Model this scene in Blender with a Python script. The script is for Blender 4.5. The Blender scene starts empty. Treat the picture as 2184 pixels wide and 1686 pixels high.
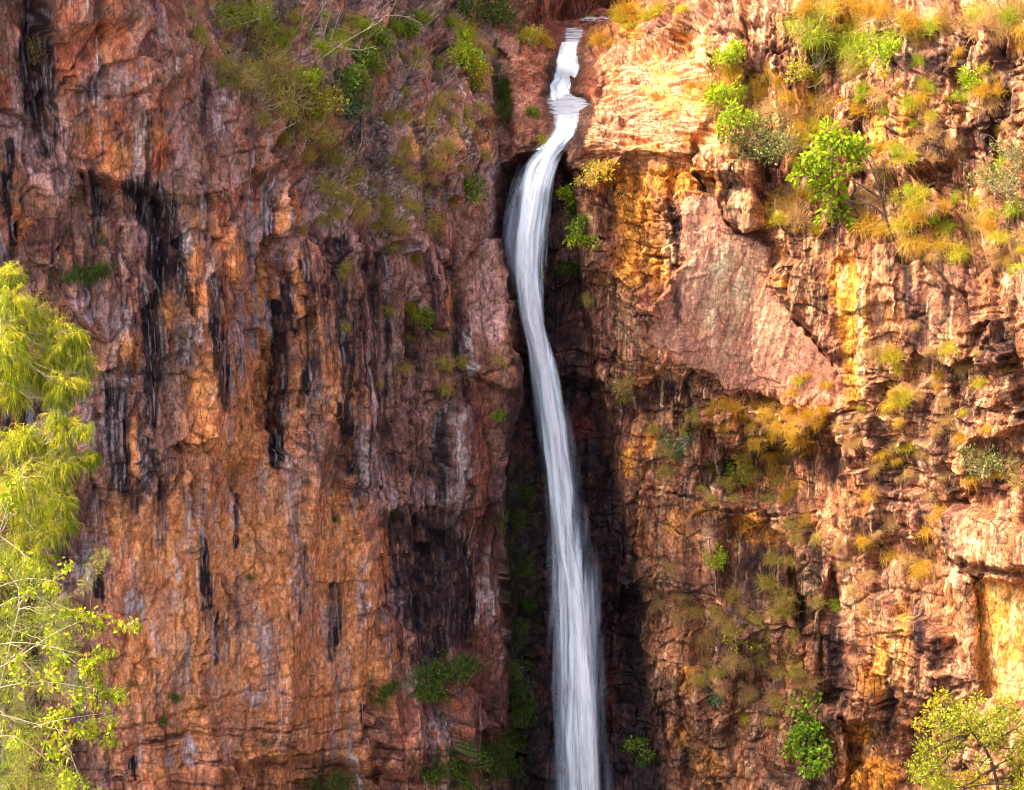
import bpy, math, random
import numpy as np
from mathutils import Vector, Matrix
R = math.radians
random.seed(7)
RS = np.random.RandomState(11)
scene = bpy.context.scene
COL = scene.collection

# ------------------------------------------------------------------ camera
PW, PH = 2184.0, 1686.0                       # reading grid used to note positions
PITCH = R(14.0)
DIST = 150.0
CAM = np.array([0.0, -DIST*math.cos(PITCH), DIST*math.sin(PITCH)])
FPX = PW/2/math.tan(R(11.0))
FWD = np.array([0, math.cos(PITCH), -math.sin(PITCH)])
UPV = np.array([0, math.sin(PITCH), math.cos(PITCH)])
cam_d = bpy.data.cameras.new('camera'); cam = bpy.data.objects.new('camera', cam_d); COL.objects.link(cam)
cam.location = Vector(CAM); cam.rotation_euler = (R(90)-PITCH, 0, 0)
cam_d.sensor_fit = 'HORIZONTAL'; cam_d.angle = R(22.0); cam_d.clip_end = 5000; cam_d.clip_start = 0.5
scene.camera = cam

def at(px, py, Y):
    """world point seen at (px,py) on the plane y = Y"""
    d = FWD + np.array([1, 0, 0])*((px-PW/2)/FPX) + UPV*((PH/2-py)/FPX)
    return CAM + d*((Y-CAM[1])/d[1])
def project(x, y, z):
    dx, dy, dz = x-CAM[0], y-CAM[1], z-CAM[2]
    w = dy*FWD[1]+dz*FWD[2]
    return PW/2+FPX*dx/w, PH/2-FPX*(dy*UPV[1]+dz*UPV[2])/w

# ------------------------------------------------------------------ noise
_P = RS.permutation(1024).astype(np.int32)
_A = RS.rand(1024)*2*math.pi
_GX, _GY = np.cos(_A).astype(np.float32), np.sin(_A).astype(np.float32)
_R1, _R2, _R3, _R4 = (RS.rand(1024).astype(np.float32) for _ in range(4))
def _hash(i, j, s):
    return _P[(_P[(i+s*131) & 1023]+j) & 1023]
def perlin(x, y, s=0):
    x = np.asarray(x, np.float32); y = np.asarray(y, np.float32)
    i = np.floor(x).astype(np.int32); j = np.floor(y).astype(np.int32)
    fx = x-i; fy = y-j
    u = fx*fx*fx*(fx*(fx*6-15)+10); v = fy*fy*fy*(fy*(fy*6-15)+10)
    def g(a, b):
        h = _hash(i+a, j+b, s); return _GX[h]*(fx-a)+_GY[h]*(fy-b)
    n0 = g(0, 0)*(1-u)+g(1, 0)*u; n1 = g(0, 1)*(1-u)+g(1, 1)*u
    return (n0*(1-v)+n1*v)*1.5
def fbm(x, y, o=4, s=0, g=.5):
    t = 0; a = 1.0; n = 0
    for k in range(o):
        t = t+a*perlin(x*2**k, y*2**k, s+k*3); n += a; a *= g
    return t/n*1.4
def ridged(x, y, o=3, s=0):
    t = 0; a = 1.0; n = 0
    for k in range(o):
        t = t+a*(1-np.abs(perlin(x*2**k, y*2**k, s+k*5))*1.6); n += a; a *= .5
    return t/n
def voro(x, y, s=0):
    """F1, F2, offsets to the cell centre and three random values of the cell"""
    x = np.asarray(x, np.float32); y = np.asarray(y, np.float32)
    i = np.floor(x).astype(np.int32); j = np.floor(y).astype(np.int32)
    f1 = np.full(x.shape, 9., np.float32); f2 = f1.copy()
    hh = np.zeros(x.shape, np.int32); ox = np.zeros_like(f1); oy = np.zeros_like(f1)
    for a in (-1, 0, 1):
        for b in (-1, 0, 1):
            h = _hash(i+a, j+b, s)
            dx = i+a+_R1[h]-x; dy = j+b+_R2[h]-y
            d = dx*dx+dy*dy
            m = d < f1
            f2 = np.where(m, f1, np.minimum(f2, d))
            f1 = np.where(m, d, f1); hh = np.where(m, h, hh)
            ox = np.where(m, dx, ox); oy = np.where(m, dy, oy)
    return np.sqrt(f1), np.sqrt(f2), ox, oy, _R3[hh], _R4[hh], _R1[hh]
def sstep(a, b, x):
    t = np.clip((x-a)/(b-a), 0, 1); return t*t*(3-2*t)
def facets(u, z, su, sz, s, tilt=1.0):
    """flat broken faces: each cell has its own depth and its own slope; plus the crack between cells"""
    f1, f2, ox, oy, r1, r2, r3 = voro(u/su, z/sz, s)
    d = (r1-.5)*1.2 + tilt*((r2-.5)*ox*1.6+(r3-.5)*oy*1.6)
    return d, 1-sstep(0.0, .10, f2-f1), r1, r2

# ------------------------------------------------------------------ masks on the rock, noted as polygons and strokes
class Marks:
    def __init__(s, a, b, wa=None, wb=None):
        s.a = a.astype(np.float32); s.b = b.astype(np.float32)
        s.wa = s.a+(0 if wa is None else wa); s.wb = s.b+(0 if wb is None else wb)
    def sel(s, x0, y0, x1, y1):
        return np.nonzero((s.wa > x0) & (s.wa < x1) & (s.wb > y0) & (s.wb < y1))[0]
    def poly(s, pts, soft):
        pts = np.array(pts, np.float32)
        m = np.zeros(s.a.shape, np.float32)
        lo = pts.min(0)-soft; hi = pts.max(0)+soft
        k = s.sel(lo[0], lo[1], hi[0], hi[1])
        if not len(k): return m
        x, y = s.wa[k], s.wb[k]
        d = np.full(x.shape, 1e9, np.float32); ins = np.zeros(x.shape, bool)
        n = len(pts)
        for i in range(n):
            x0, y0 = pts[i]; x1, y1 = pts[(i+1) % n]
            ex, ey = x1-x0, y1-y0
            t = np.clip(((x-x0)*ex+(y-y0)*ey)/(ex*ex+ey*ey+1e-6), 0, 1)
            d = np.minimum(d, (x-x0-t*ex)**2+(y-y0-t*ey)**2)
            c = ((y0 <= y) != (y1 <= y))
            if abs(ey) > 1e-6:
                ins ^= c & (x < x0+(y-y0)/ey*ex)
        d = np.sqrt(d); sd = np.where(ins, d, -d)
        m[k] = sstep(-soft, soft, sd)
        return m
    def stroke(s, pts, soft=.6):
        """pts = (x, y, half width) ...; soft = share of the width that fades"""
        m = np.zeros(s.a.shape, np.float32)
        P = np.array(pts, np.float32); w = P[:, 2].max()
        k = s.sel(P[:, 0].min()-w, P[:, 1].min()-w, P[:, 0].max()+w, P[:, 1].max()+w)
        if not len(k): return m
        x, y = s.wa[k], s.wb[k]
        best = np.zeros(x.shape, np.float32)
        for i in range(len(P)-1):
            x0, y0, w0 = P[i]; x1, y1, w1 = P[i+1]
            ex, ey = x1-x0, y1-y0
            t = np.clip(((x-x0)*ex+(y-y0)*ey)/(ex*ex+ey*ey+1e-6), 0, 1)
            d = np.sqrt((x-x0-t*ex)**2+(y-y0-t*ey)**2)/(w0+(w1-w0)*t)
            best = np.maximum(best, 1-sstep(1-soft, 1.0, d))
        m[k] = best
        return m
    def blob(s, x, y, rx, ry, soft=.7):
        m = np.zeros(s.a.shape, np.float32)
        k = s.sel(x-rx, y-ry, x+rx, y+ry)
        if len(k):
            d = np.sqrt(((s.wa[k]-x)/rx)**2+((s.wb[k]-y)/ry)**2)
            m[k] = 1-sstep(1-soft, 1.0, d)
        return m

def lin(r, g, b):
    return np.array([(c/255/12.92 if c/255 <= .04045 else ((c/255+.055)/1.055)**2.4) for c in (r, g, b)], np.float32)

# ------------------------------------------------------------------ object helpers
def tag(o, label=None, cat=None, group=None, kind=None):
    if label: o['label'] = label
    if cat: o['category'] = cat
    if group: o['group'] = group
    if kind: o['kind'] = kind
    return o
def mesh_np(name, V, F, mat, parent=None, smooth=True, attrs=None, mats=None, mi=None):
    """mesh from arrays; F is (n,k) with a constant k"""
    V = np.asarray(V, np.float32); F = np.asarray(F, np.int32)
    me = bpy.data.meshes.new(name)
    n, k = F.shape
    me.vertices.add(len(V)); me.vertices.foreach_set('co', V.ravel())
    me.loops.add(n*k); me.loops.foreach_set('vertex_index', F.ravel())
    me.polygons.add(n)
    me.polygons.foreach_set('loop_start', np.arange(0, n*k, k, dtype=np.int32))
    me.polygons.foreach_set('loop_total', np.full(n, k, np.int32))
    me.update(calc_edges=True)
    if smooth: me.polygons.foreach_set('use_smooth', np.ones(n, bool))
    for an, (typ, arr) in (attrs or {}).items():
        A = me.attributes.new(an, typ, 'POINT')
        A.data.foreach_set('color' if typ == 'FLOAT_COLOR' else ('vector' if typ == 'FLOAT_VECTOR' else 'value'), np.asarray(arr, np.float32).ravel())
    for m in (mats or [mat]): me.materials.append(m)
    if mi is not None: me.polygons.foreach_set('material_index', np.asarray(mi, np.int32))
    o = bpy.data.objects.new(name, me); COL.objects.link(o)
    if parent: o.parent = parent
    return o
def empty(name, loc):
    o = bpy.data.objects.new(name, None); COL.objects.link(o); o.location = Vector([float(c) for c in loc]); o.empty_display_size = .3
    return o

class N:
    """tiny node helper"""
    def __init__(s, name):
        s.m = bpy.data.materials.new(name); s.m.use_nodes = True
        s.t = s.m.node_tree; s.t.nodes.clear()
    def n(s, typ, ins=None, **kw):
        nd = s.t.nodes.new(typ)
        for k, v in kw.items(): setattr(nd, k, v)
        for k, v in (ins or {}).items():
            if isinstance(v, bpy.types.NodeSocket): s.t.links.new(v, nd.inputs[k])
            else: nd.inputs[k].default_value = v
        return nd
    def math(s, op, a, b=0.0, clamp=False):
        return s.n('ShaderNodeMath', {0: a, 1: b}, operation=op, use_clamp=clamp).outputs[0]
    def ramp(s, fac, stops):
        r = s.n('ShaderNodeValToRGB', {'Fac': fac}); e = r.color_ramp.elements
        while len(e) < len(stops): e.new(.5)
        for k, (p, c) in enumerate(stops):
            e[k].position = p; e[k].color = (c, c, c, 1) if isinstance(c, (int, float)) else (*c, 1)
        return r.outputs[0]
    def mix(s, f, a, b, typ='RGBA', blend='MIX'):
        m = s.n('ShaderNodeMix', data_type=typ, blend_type=blend) if typ == 'RGBA' else s.n('ShaderNodeMix', data_type=typ)
        i = {'RGBA': (6, 7, 2), 'FLOAT': (2, 3, 0)}[typ]
        for k, v in ((0, f), (i[0], a), (i[1], b)):
            if isinstance(v, bpy.types.NodeSocket): s.t.links.new(v, m.inputs[k])
            else: m.inputs[k].default_value = v
        return m.outputs[i[2]]
    def out(s, sh):
        o = s.n('ShaderNodeOutputMaterial'); s.t.links.new(sh, o.inputs['Surface']); return s.m
# ------------------------------------------------------------------ the rock: broad shape of the gorge
CTRL = {
 2300: [(-400,-23),(0,-16.5),(500,-12),(900,-3),(1060,1),(1250,4),(1450,3),(1700,-4),(2184,-16),(2600,-28)],
 1686: [(-400,-23),(0,-16.5),(300,-13.4),(600,-10),(900,-3),(1060,1),(1250,4),(1420,4),(1700,-1),(1900,-4),(2184,-11),(2600,-22)],
 1300: [(-400,-23),(0,-16.5),(300,-13.4),(600,-9.5),(900,-2.5),(1060,1),(1250,5),(1420,4),(1600,1.5),(1800,-1.5),(2000,-6),(2184,-10),(2600,-20)],
 900:  [(-400,-23),(0,-16.5),(300,-13.4),(600,-9.5),(900,-2),(1060,2),(1250,5),(1420,4),(1600,3),(1800,-.5),(2000,-5),(2184,-8.5),(2600,-18)],
 600:  [(-400,-23),(0,-16.5),(300,-13.4),(600,-9),(900,-1.5),(1060,3),(1250,5.5),(1420,3.5),(1600,2),(1800,-1),(2000,-4),(2184,-7),(2600,-16)],
 470:  [(-400,-23),(0,-16.5),(300,-13.2),(600,-8.8),(800,-3.5),(1050,4),(1120,5),(1200,5.5),(1300,5),(1500,3.0),(1650,.5),(1850,0),(2000,-1.5),(2184,-4),(2600,-13)],
 330:  [(-400,-23),(0,-16.5),(300,-13),(550,-8.5),(700,-4.2),(880,.5),(1050,5.5),(1120,7),(1190,7),(1270,6.2),(1500,4.3),(1750,3.7),(2000,.4),(2184,-2.4),(2600,-10)],
 260:  [(1120,8.5),(1200,9.2),(1260,8)],
 210:  [(-400,-23),(0,-16.5),(300,-13),(480,-9),(650,-4.2),(850,1.2),(1000,7),(1100,11.5),(1200,14),(1300,11),(1500,6.3),(1750,4.8),(2000,1.2),(2184,-1.8),(2600,-9)],
 110:  [(1100,14),(1200,16.5),(1300,14.5)],
 50:   [(-400,-23),(0,-16.5),(250,-12.8),(400,-10),(550,-5),(700,-.5),(850,5),(1000,14),(1090,20),(1220,23),(1330,19),(1500,9.5),(1750,6.3),(2000,2.4),(2184,-.6),(2600,-8)],
 -150: [(-400,-23),(0,-16.5),(250,-12),(400,-9),(550,-3.5),(700,3),(850,14),(1000,26),(1150,36),(1300,32),(1500,17),(1750,11),(2000,7),(2184,4),(2600,-5)],
}
cx, cz, cY = [], [], []
for py, row in CTRL.items():
    for px, Y in row:
        p = at(px, py, Y); cx.append(p[0]); cz.append(p[2]); cY.append(Y)
cx, cz, cY = np.array(cx), np.array(cz), np.array(cY)
def phi(r2): return np.sqrt(r2+1.5)
K = phi((cx[:, None]-cx)**2+(cz[:, None]-cz)**2)
AA = np.block([[K+np.eye(len(cx))*-.02, np.ones((len(cx), 1))], [np.ones((1, len(cx))), np.zeros((1, 1))]])
WW = np.linalg.solve(AA, np.append(cY, 0))
def macroY(x, z):
    """broad depth of the rock wall"""
    r = np.full(x.shape, WW[-1])
    for i in range(len(cx)):
        r += WW[i]*phi((x-cx[i])**2+(z-cz[i])**2)
    return r
def spaced(lo, a, b, hi, fine, grow):
    mid = list(np.arange(a, b, fine)); s = fine; v = a; L = []
    while v > lo: s *= grow; v -= s; L.append(v)
    s = fine; v = mid[-1]; H = []
    while v < hi: s *= grow; v += s; H.append(v)
    return np.array(L[::-1]+mid+H)
FINE = 0.043
xs = spaced(-75, -25.5, 29.5, 75, FINE, 1.05)
zs = spaced(-34, -23.5, 20.5, 30, FINE, 1.05)
NX, NZ = len(xs), len(zs)
# the broad field is smooth: evaluate it on a coarse lattice and interpolate
gx = np.linspace(xs[0], xs[-1], 420); gz = np.linspace(zs[0], zs[-1], 220)
GX, GZ = np.meshgrid(gx, gz)
GM = macroY(GX, GZ)
def bil(x, z, T):
    fx = np.clip((x-gx[0])/(gx[1]-gx[0]), 0, len(gx)-1.001); fz = np.clip((z-gz[0])/(gz[1]-gz[0]), 0, len(gz)-1.001)
    i = fx.astype(int); j = fz.astype(int); u = fx-i; v = fz-j
    u = u*u*(3-2*u)*.3+u*.7; v = v*v*(3-2*v)*.3+v*.7
    return (T[j, i]*(1-u)+T[j, i+1]*u)*(1-v)+(T[j+1, i]*(1-u)+T[j+1, i+1]*u)*v
X, Z = np.meshgrid(xs, zs); X = X.ravel(); Z = Z.ravel()
Y = bil(X, Z, GM)
DYX = np.gradient(GM, gx, axis=1); DYZ = np.gradient(GM, gz, axis=0)
nx = bil(X, Z, DYX); nz = bil(X, Z, DYZ); nn = np.sqrt(nx*nx+nz*nz+1)
NXv, NYv, NZv = nx/nn, -1/nn, nz/nn            # outward normal of the broad wall
jm = len(gz)//2
ul = np.concatenate([[0], np.cumsum(np.sqrt(np.diff(gx)**2+np.diff(GM[jm])**2))])
U = np.interp(X, gx, ul)                        # distance along the wall
zi = np.cumsum(np.sqrt(np.diff(gz)[:, None]**2+(.8*np.diff(GM, axis=0))**2), axis=0)
zi = np.vstack([np.zeros((1, len(gx))), zi]); jz = int(np.argmin(np.abs(gz))); zi -= zi[jz]
ZR = Z; PA, PB = project(X, Y, Z)
Z = bil(X, ZR, zi)                              # distance up the wall (longer than the height where it leans back)

# ---- regions
w1 = fbm(U*.5, Z*.5, 4, 40)*26; w2 = fbm(U*.5+31, Z*.5+7, 4, 44)*26
fine1 = fbm(U*2.2, Z*1.4, 3, 50)*7; fine2 = fbm(U*2.2+9, Z*1.4+5, 3, 55)*7
MK = Marks(PA, PB, fine1*.8, fine2*.8)          # crisp features
left = 1-sstep(1085, 1125, PA+w1*.3)
right = 1-left
slope = MK.poly([(330,-300),(390,60),(440,160),(560,230),(600,330),(680,420),(820,500),(960,470),(1010,380),(1060,300),(1075,120),(1040,20),(1040,-300)], 40)
bed = MK.poly([(1040,60),(1180,40),(1330,100),(1480,120),(1560,230),(1540,325),(1400,348),(1260,348),(1230,330),(1120,330),(1085,200)], 30)
back = MK.poly([(1060,-400),(1075,60),(1140,100),(1320,110),(1330,-400)], 25)
slab = MK.poly([(1440,440),(1530,400),(1560,475),(1640,525),(1650,600),(1790,765),(1800,850),(1700,850),(1560,835),(1470,790),(1380,720),(1450,560)], 22)
cleft_poly = [(1120,335),(1085,350),(1078,400),(1070,480),(1066,560),(1083,600),(1092,640),(1104,720),(1098,790),(1080,850),(1062,900),(1058,960),(1062,1100),(1068,1300),(1076,1500),(1085,1700),(1085,2500),(1470,2500),(1430,1700),(1392,1500),(1375,1250),(1335,1100),(1305,900),(1268,790),(1248,640),(1236,500),(1226,390),(1205,335)]
cleft = MK.poly(cleft_poly, 11)

# ---- depth steps pushed into (+) or out of (-) the wall, along the line of sight of the steep face
push = cleft*4.2*(1-.7*sstep(1170, 1400, PA))
def P_(poly, soft, d, fx=None, fy=None):
    global push
    m = MK.poly(poly, soft)
    if fx: m = m*sstep(fx[0], fx[1], PA)
    if fy: m = m*sstep(fy[0], fy[1], PB)
    push = push+m*d
P_([(1050,90),(1085,110),(1092,200),(1098,335),(1072,345),(1062,260),(1050,180)], 9, 2.2)
P_([(812,1095),(850,1098),(930,1086),(962,1082),(1000,1180),(1012,1400),(900,1455),(860,1400),(835,1250)], 16, 1.1)
P_([(1440,440),(1500,385),(1545,395),(1562,472),(1610,500),(1642,528),(1655,598),(1700,660),(1790,765),(1802,860),(1700,900),(1440,850)], 6, 2.0, fx=(1440,1640))
P_([(1560,385),(1640,405),(1660,480),(1640,520),(1600,495),(1565,470)], 8, .9)
P_([(2066,1232),(2184,1245),(2400,1250),(2400,1520),(2090,1490),(2080,1380)], 5, 1.6)
P_([(1800,1520),(1890,1540),(1960,1570),(1990,1720),(1990,2000),(1800,2000),(1795,1600)], 8, 2.2)
P_([(1000,1560),(1050,1540),(1095,1570),(1090,1650),(1000,1650),(985,1610)], 12, 1.8)
P_([(772,1655),(806,1585),(826,1596),(800,1668)], 5, 1.5)
P_([(1500,905),(1560,960),(1700,968),(1770,880),(1795,1080),(1640,1090),(1490,1045)], 12, 2.2)
P_([(1545,1110),(1580,1100),(1700,1180),(1720,1330),(1620,1340),(1530,1260)], 12, 1.6)
P_([(1770,1290),(1800,1200),(1812,1400),(1800,1500),(1755,1490)], 9, 2.2)
P_([(1690,1180),(1722,1190),(1735,1350),(1710,1400),(1690,1300)], 8, 1.8)
P_([(1520,950),(1555,960),(1600,1060),(1560,1060)], 9, .9)
P_([(2130,300),(2160,50),(2184,40),(2184,330),(2150,345)], 6, .8)
P_([(2040,60),(2075,60),(2080,200),(2050,205)], 6, .9)
P_([(1870,70),(1990,62),(2000,110),(1880,120)], 7, .9)
P_([(1925,555),(1950,560),(1945,700),(1925,705)], 6, .9)
P_([(2060,790),(2184,770),(2184,900),(2090,860)], 9, .9)
P_([(1990,1085),(2080,1095),(2150,1130),(2260,1150),(2260,1235),(2130,1215),(2005,1195)], 6, -1.1)
P_([(470,1640),(620,1615),(800,1640),(880,1660),(880,1800),(400,1800)], 16, 1.6)
P_([(1150,1480),(1380,1500),(1420,1800),(1085,1800)], 30, -.9)
P_([(195,836),(262,826),(268,1010),(230,1042),(212,990)], 5, .5)
P_([(148,398),(205,372),(300,400),(340,440),(345,500),(290,470),(200,450),(160,480)], 8, .9)
P_([(255,400),(330,418),(352,470),(330,560),(300,470)], 6, .7)
P_([(60,0),(100,0),(110,230),(120,330),(70,300)], 12, .7)
P_([(560,880),(600,700),(618,760),(612,985),(575,975)], 7, .9)
P_([(1300,800),(1460,830),(1490,850),(1480,1030),(1400,1035),(1330,930)], 20, .5)
# protruding blocks
P_([(80,300),(105,180),(280,40),(305,210),(300,300),(310,395),(230,385),(150,360)], 9, -.8)
P_([(310,180),(480,60),(560,200),(590,350),(500,420),(330,420),(312,300)], 14, -.6)
P_([(1000,660),(1085,690),(1095,800),(1040,830),(985,790)], 9, -.9)
P_([(1035,330),(1070,330),(1076,390),(1040,440),(1000,430)], 10, -.7)
P_([(1215,115),(1260,105),(1285,170),(1270,215),(1225,205),(1208,160)], 6, -1.2)
P_([(1230,235),(1300,190),(1480,150),(1520,240),(1470,330),(1250,330)], 8, -.8)
P_([(820,1040),(935,1030),(945,1086),(818,1096)], 8, -.5)
P_([(860,1480),(980,1470),(1010,1560),(930,1640),(850,1610)], 16, -1.0)
P_([(1780,1290),(1900,1200),(2060,1240),(2075,1480),(1985,1535),(1790,1480)], 14, -.7)
CR = [  # cracks and seams: half width, depth, points
 (4,.6,[(1385,1042),(1430,1046),(1480,1062),(1560,1090),(1640,1104),(1790,1088)]),
 (4,.5,[(1790,1470),(1860,1490),(1930,1520),(1990,1530)]),
 (3,.4,[(2005,1200),(2080,1214),(2184,1228)]),
 (3,.4,[(530,985),(600,1000),(632,1016)]),(3,.4,[(630,1010),(640,1130),(635,1250)]),
 (3,.45,[(195,832),(262,824)]),(3,.4,[(180,1040),(260,1046),(330,1050)]),
 (3,.4,[(595,1480),(640,1492),(720,1490),(800,1455)]),(3,.35,[(230,1545),(330,1530),(460,1495),(560,1470)]),
 (3,.35,[(240,1590),(400,1560),(600,1560),(760,1520)]),(3,.3,[(300,1650),(480,1610),(640,1600)]),
 (3,.35,[(770,1490),(790,1450),(780,1410)]),(3,.35,[(310,60),(316,180),(318,400)]),
 (3,.35,[(140,180),(220,210),(300,200)]),(3,.3,[(0,90),(100,90),(240,85)]),(3,.35,[(180,385),(230,395),(320,420)]),
 (3,.35,[(0,275),(60,270),(110,290),(170,380)]),(3,.35,[(460,340),(540,320),(590,318)]),(3,.35,[(400,420),(470,410),(560,430)]),
 (3,.3,[(370,210),(440,235),(500,250)]),(3,.35,[(590,550),(600,700)]),
 (3,.3,[(330,620),(380,700),(400,790)]),(3,.3,[(370,560),(430,660),(470,720)]),
 (4,.5,[(1840,330),(1850,420)]),(4,.5,[(2140,40),(2135,260),(2110,360)]),(3,.4,[(1880,250),(1970,255)]),
 (3,.35,[(1920,690),(1990,670)]),(3,.35,[(1800,980),(1960,970),(2040,985)]),(3,.35,[(1835,905),(1840,1000),(1850,1200)]),
 (3,.35,[(1990,1085),(1995,1190)]),(3,.35,[(1450,440),(1440,560),(1440,680)]),(3,.3,[(1300,680),(1380,720),(1450,800)]),
 (3,.35,[(1240,1050),(1360,1048)]),(3,.35,[(940,880),(935,1060)]),(3,.4,[(860,620),(900,760),(940,860)]),
 (3,.4,[(1250,1445),(1260,1600)]),(4,.5,[(1385,1300),(1400,1450),(1440,1620)]),
 (3,.35,[(700,480),(720,640),(740,900),(745,1100)]),(3,.35,[(840,1300),(870,1480)]),
]
for w, d, pts in CR:
    push = push+MK.stroke([(a, b, w) for a, b in pts], .8)*d
CRD = [(6,.9,[(1500,383),(1548,398),(1562,474),(1610,503),(1642,530),(1656,600),(1702,662),(1792,767),(1803,860)]),(8,.8,[(1575,492),(1610,512),(1644,530)]),(9,1.0,[(1700,680),(1750,730),(1790,775)]),(9,.8,[(1495,388),(1520,378),(1548,398)])]
for w, d, pts in CRD:
    push = push+MK.stroke([(a, b, w) for a, b in pts], .8)*d
def columns(u, z, wu, hz, s):
    """upright jointed columns broken across at their own heights"""
    uu = u/wu; i = np.floor(uu).astype(np.int32); fu = uu-i
    h = _hash(i, np.full_like(i, 7), s)
    zz_ = z/(hz*(.6+.9*_R2[h]))+_R1[h]*9; j = np.floor(zz_).astype(np.int32); fz = zz_-j
    g = _hash(i, j, s+1)
    cr = np.maximum(1-sstep(.0, .09, np.minimum(fu, 1-fu)), 1-sstep(.0, .07, np.minimum(fz, 1-fz)))
    return (_R3[h]-.5)*.7+(_R4[g]-.5)*.9+(fu-.5)*(_R2[g]-.5)*.9-(fz-.5)*(_R1[g]-.3)*.5, cr, _R1[g]
# ---- break-up of the faces, along the outward normal
d1, c1, r1, _ = facets(U+w1*.02, Z+w2*.02, 2.3, 6.5, 1)
d2, c2, r2, q2 = facets(U+w1*.012, Z+w2*.012, .95, 2.2, 2)
d3, c3, r3, q3 = facets(U+fine1*.02, Z+fine2*.02, .42, .8, 3)
d4, c4, r4, q4 = facets(U+fine1*.02, Z+fine2*.02, .22, .3, 4)
ribs = ridged(U*.55, Z*.07, 3, 60)
ribs2 = ridged(U*1.6, Z*.18, 3, 66)
act = sstep(-.35, .35, fbm(U*.22, Z*.16, 3, 200)); act2 = sstep(-.3, .3, fbm(U*.45, Z*.3, 3, 205))
d0, c0, r0, _ = facets(U+w1*.03, Z+w2*.03, 5.0, 9.0, 12)
but = ridged(U*.15+.3, Z*.025, 2, 400)
DL = (but-.5)*2.2+d0*1.7+d1*.62+d2*.22*(.25+act)+d3*.08*act2+(ribs-.5)*.5+(ribs2-.5)*.24*(.2+act)-c1*.22-c2*.16*act-c3*.06*act2
zz = Z+fbm(U*.12, Z*.12, 3, 70)*1.6
e1, k1, s1, _ = facets(U+w1*.02, zz, 2.6, 2.0, 5)
e2, k2, s2, t2 = facets(U+w1*.012, zz, .9, 2.3, 6)
e0, k0, s0, _ = facets(U+w1*.03, zz+w2*.02, 4.6, 6.0, 13)
e3, k3, s3, t3 = facets(U+fine1*.02, zz, .36, .75, 7)
e4, k4, s4, t4 = facets(U+fine1*.02, zz, .2, .2, 8)
lay = np.floor(zz/1.15); layf = zz/1.15-lay
strata = (_R1[(lay.astype(int)*37) & 1023]-.5)*1.1*sstep(0, .08, layf)+0
colm = ridged(U*.9, Z*.1, 3, 75)
q1, kq1, tq1 = columns(U+w1*.02+fine1*.015, zz+w2*.02, 1.5, 3.0, 21)
q2_, kq2, tq2 = columns(U+w1*.02+fine1*.02, zz+fine2*.02, .55, 1.1, 25)
blk = sstep(-.45, .05, fbm(U*.16+3, Z*.14, 3, 210))
DR = q1*.9*blk+q2_*.24*blk*(.2+act)-kq1*.30*blk-kq2*.14*blk+e0*2.1+e1*.5+e2*.18*(.2+.8*act)+e3*.07*act2-k1*.2-k2*.16*act-k3*.06*act2+strata*.45*(.4+act2)+(colm-.5)*.5
b1, kb1, sb1, tb1 = facets(U+w1*.02, zz+fbm(U*.4, Z*.4, 2, 77)*.5, 1.5, .5, 9)
b2, kb2, sb2, tb2 = facets(U+w1*.01, zz, .55, .2, 10)
lb = np.floor(zz/.42); lbf = zz/.42-lb
DB = b1*.36+b2*.18+(_R2[(lb.astype(int)*53) & 1023]-.5)*.40*sstep(0, .15, lbf)-kb1*.10-kb2*.05+e1*.3
rough = fbm(U*3.2, Z*2.6, 4, 80, .6)
rough2 = fbm(U*.55, Z*.4, 4, 85)
smooth = np.zeros(len(X), np.float32)
for pl, sf, kk_ in [([(2072,1240),(2184,1248),(2400,1255),(2400,1500),(2092,1482),(2084,1380)], 8, .9), ([(1995,1092),(2080,1100),(2150,1132),(2270,1150),(2270,1225),(2130,1208),(2010,1190)], 10, .85),
    ([(1395,1055),(1480,1072),(1530,1100),(1530,1300),(1400,1290),(1385,1150)], 25, .6), ([(1700,975),(1790,985),(1795,1080),(1690,1090)], 14, .8), ([(320,190),(480,80),(560,200),(585,320),(520,400),(330,400)], 25, .55),
    ([(230,1060),(800,1100),(830,1450),(780,1640),(230,1640)], 70, .62), ([(460,690),(540,690),(560,860),(540,1000),(440,1000)], 25, .6), ([(90,60),(280,50),(300,210),(270,380),(130,360)], 25, .45),
    ([(1560,1110),(1700,1180),(1720,1330),(1620,1330),(1540,1250)], 18, .6), ([(1800,1240),(1900,1215),(1985,1320),(1985,1480),(1810,1460)], 30, .5), ([(1260,660),(1330,640),(1440,700),(1460,780),(1330,790)], 25, .4), ([(1660,520),(1790,500),(1795,740),(1720,660)], 20, .5), ([(1840,560),(2050,570),(2040,800),(1850,800)], 40, .35), ([(1770,555),(1835,555),(1850,860),(1805,860),(1790,700)], 8, .7)]:
    smooth = np.maximum(smooth, MK.poly(pl, sf)*kk_)
D = left*(DL*(1-.15*slope)+rough2*.6*slope)+right*DR
D = D*(1-bed)+DB*bed*.75
D = D*(1-smooth)+smooth*(d2*.06+(ribs2-.5)*.1-c2*.05)
D = D*(1-slab*.9)+slab*(d2*.07-c1*.04)
D = D*(1-.3*cleft)
stream = MK.poly([(1180,30),(1320,30),(1320,55),(1255,95),(1236,190),(1275,235),(1250,290),(1215,345),(1105,345),(1140,300),(1165,280),(1150,215),(1165,190),(1170,60)], 10)
D = D*(1-.85*stream); push = push+stream*.45
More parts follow.
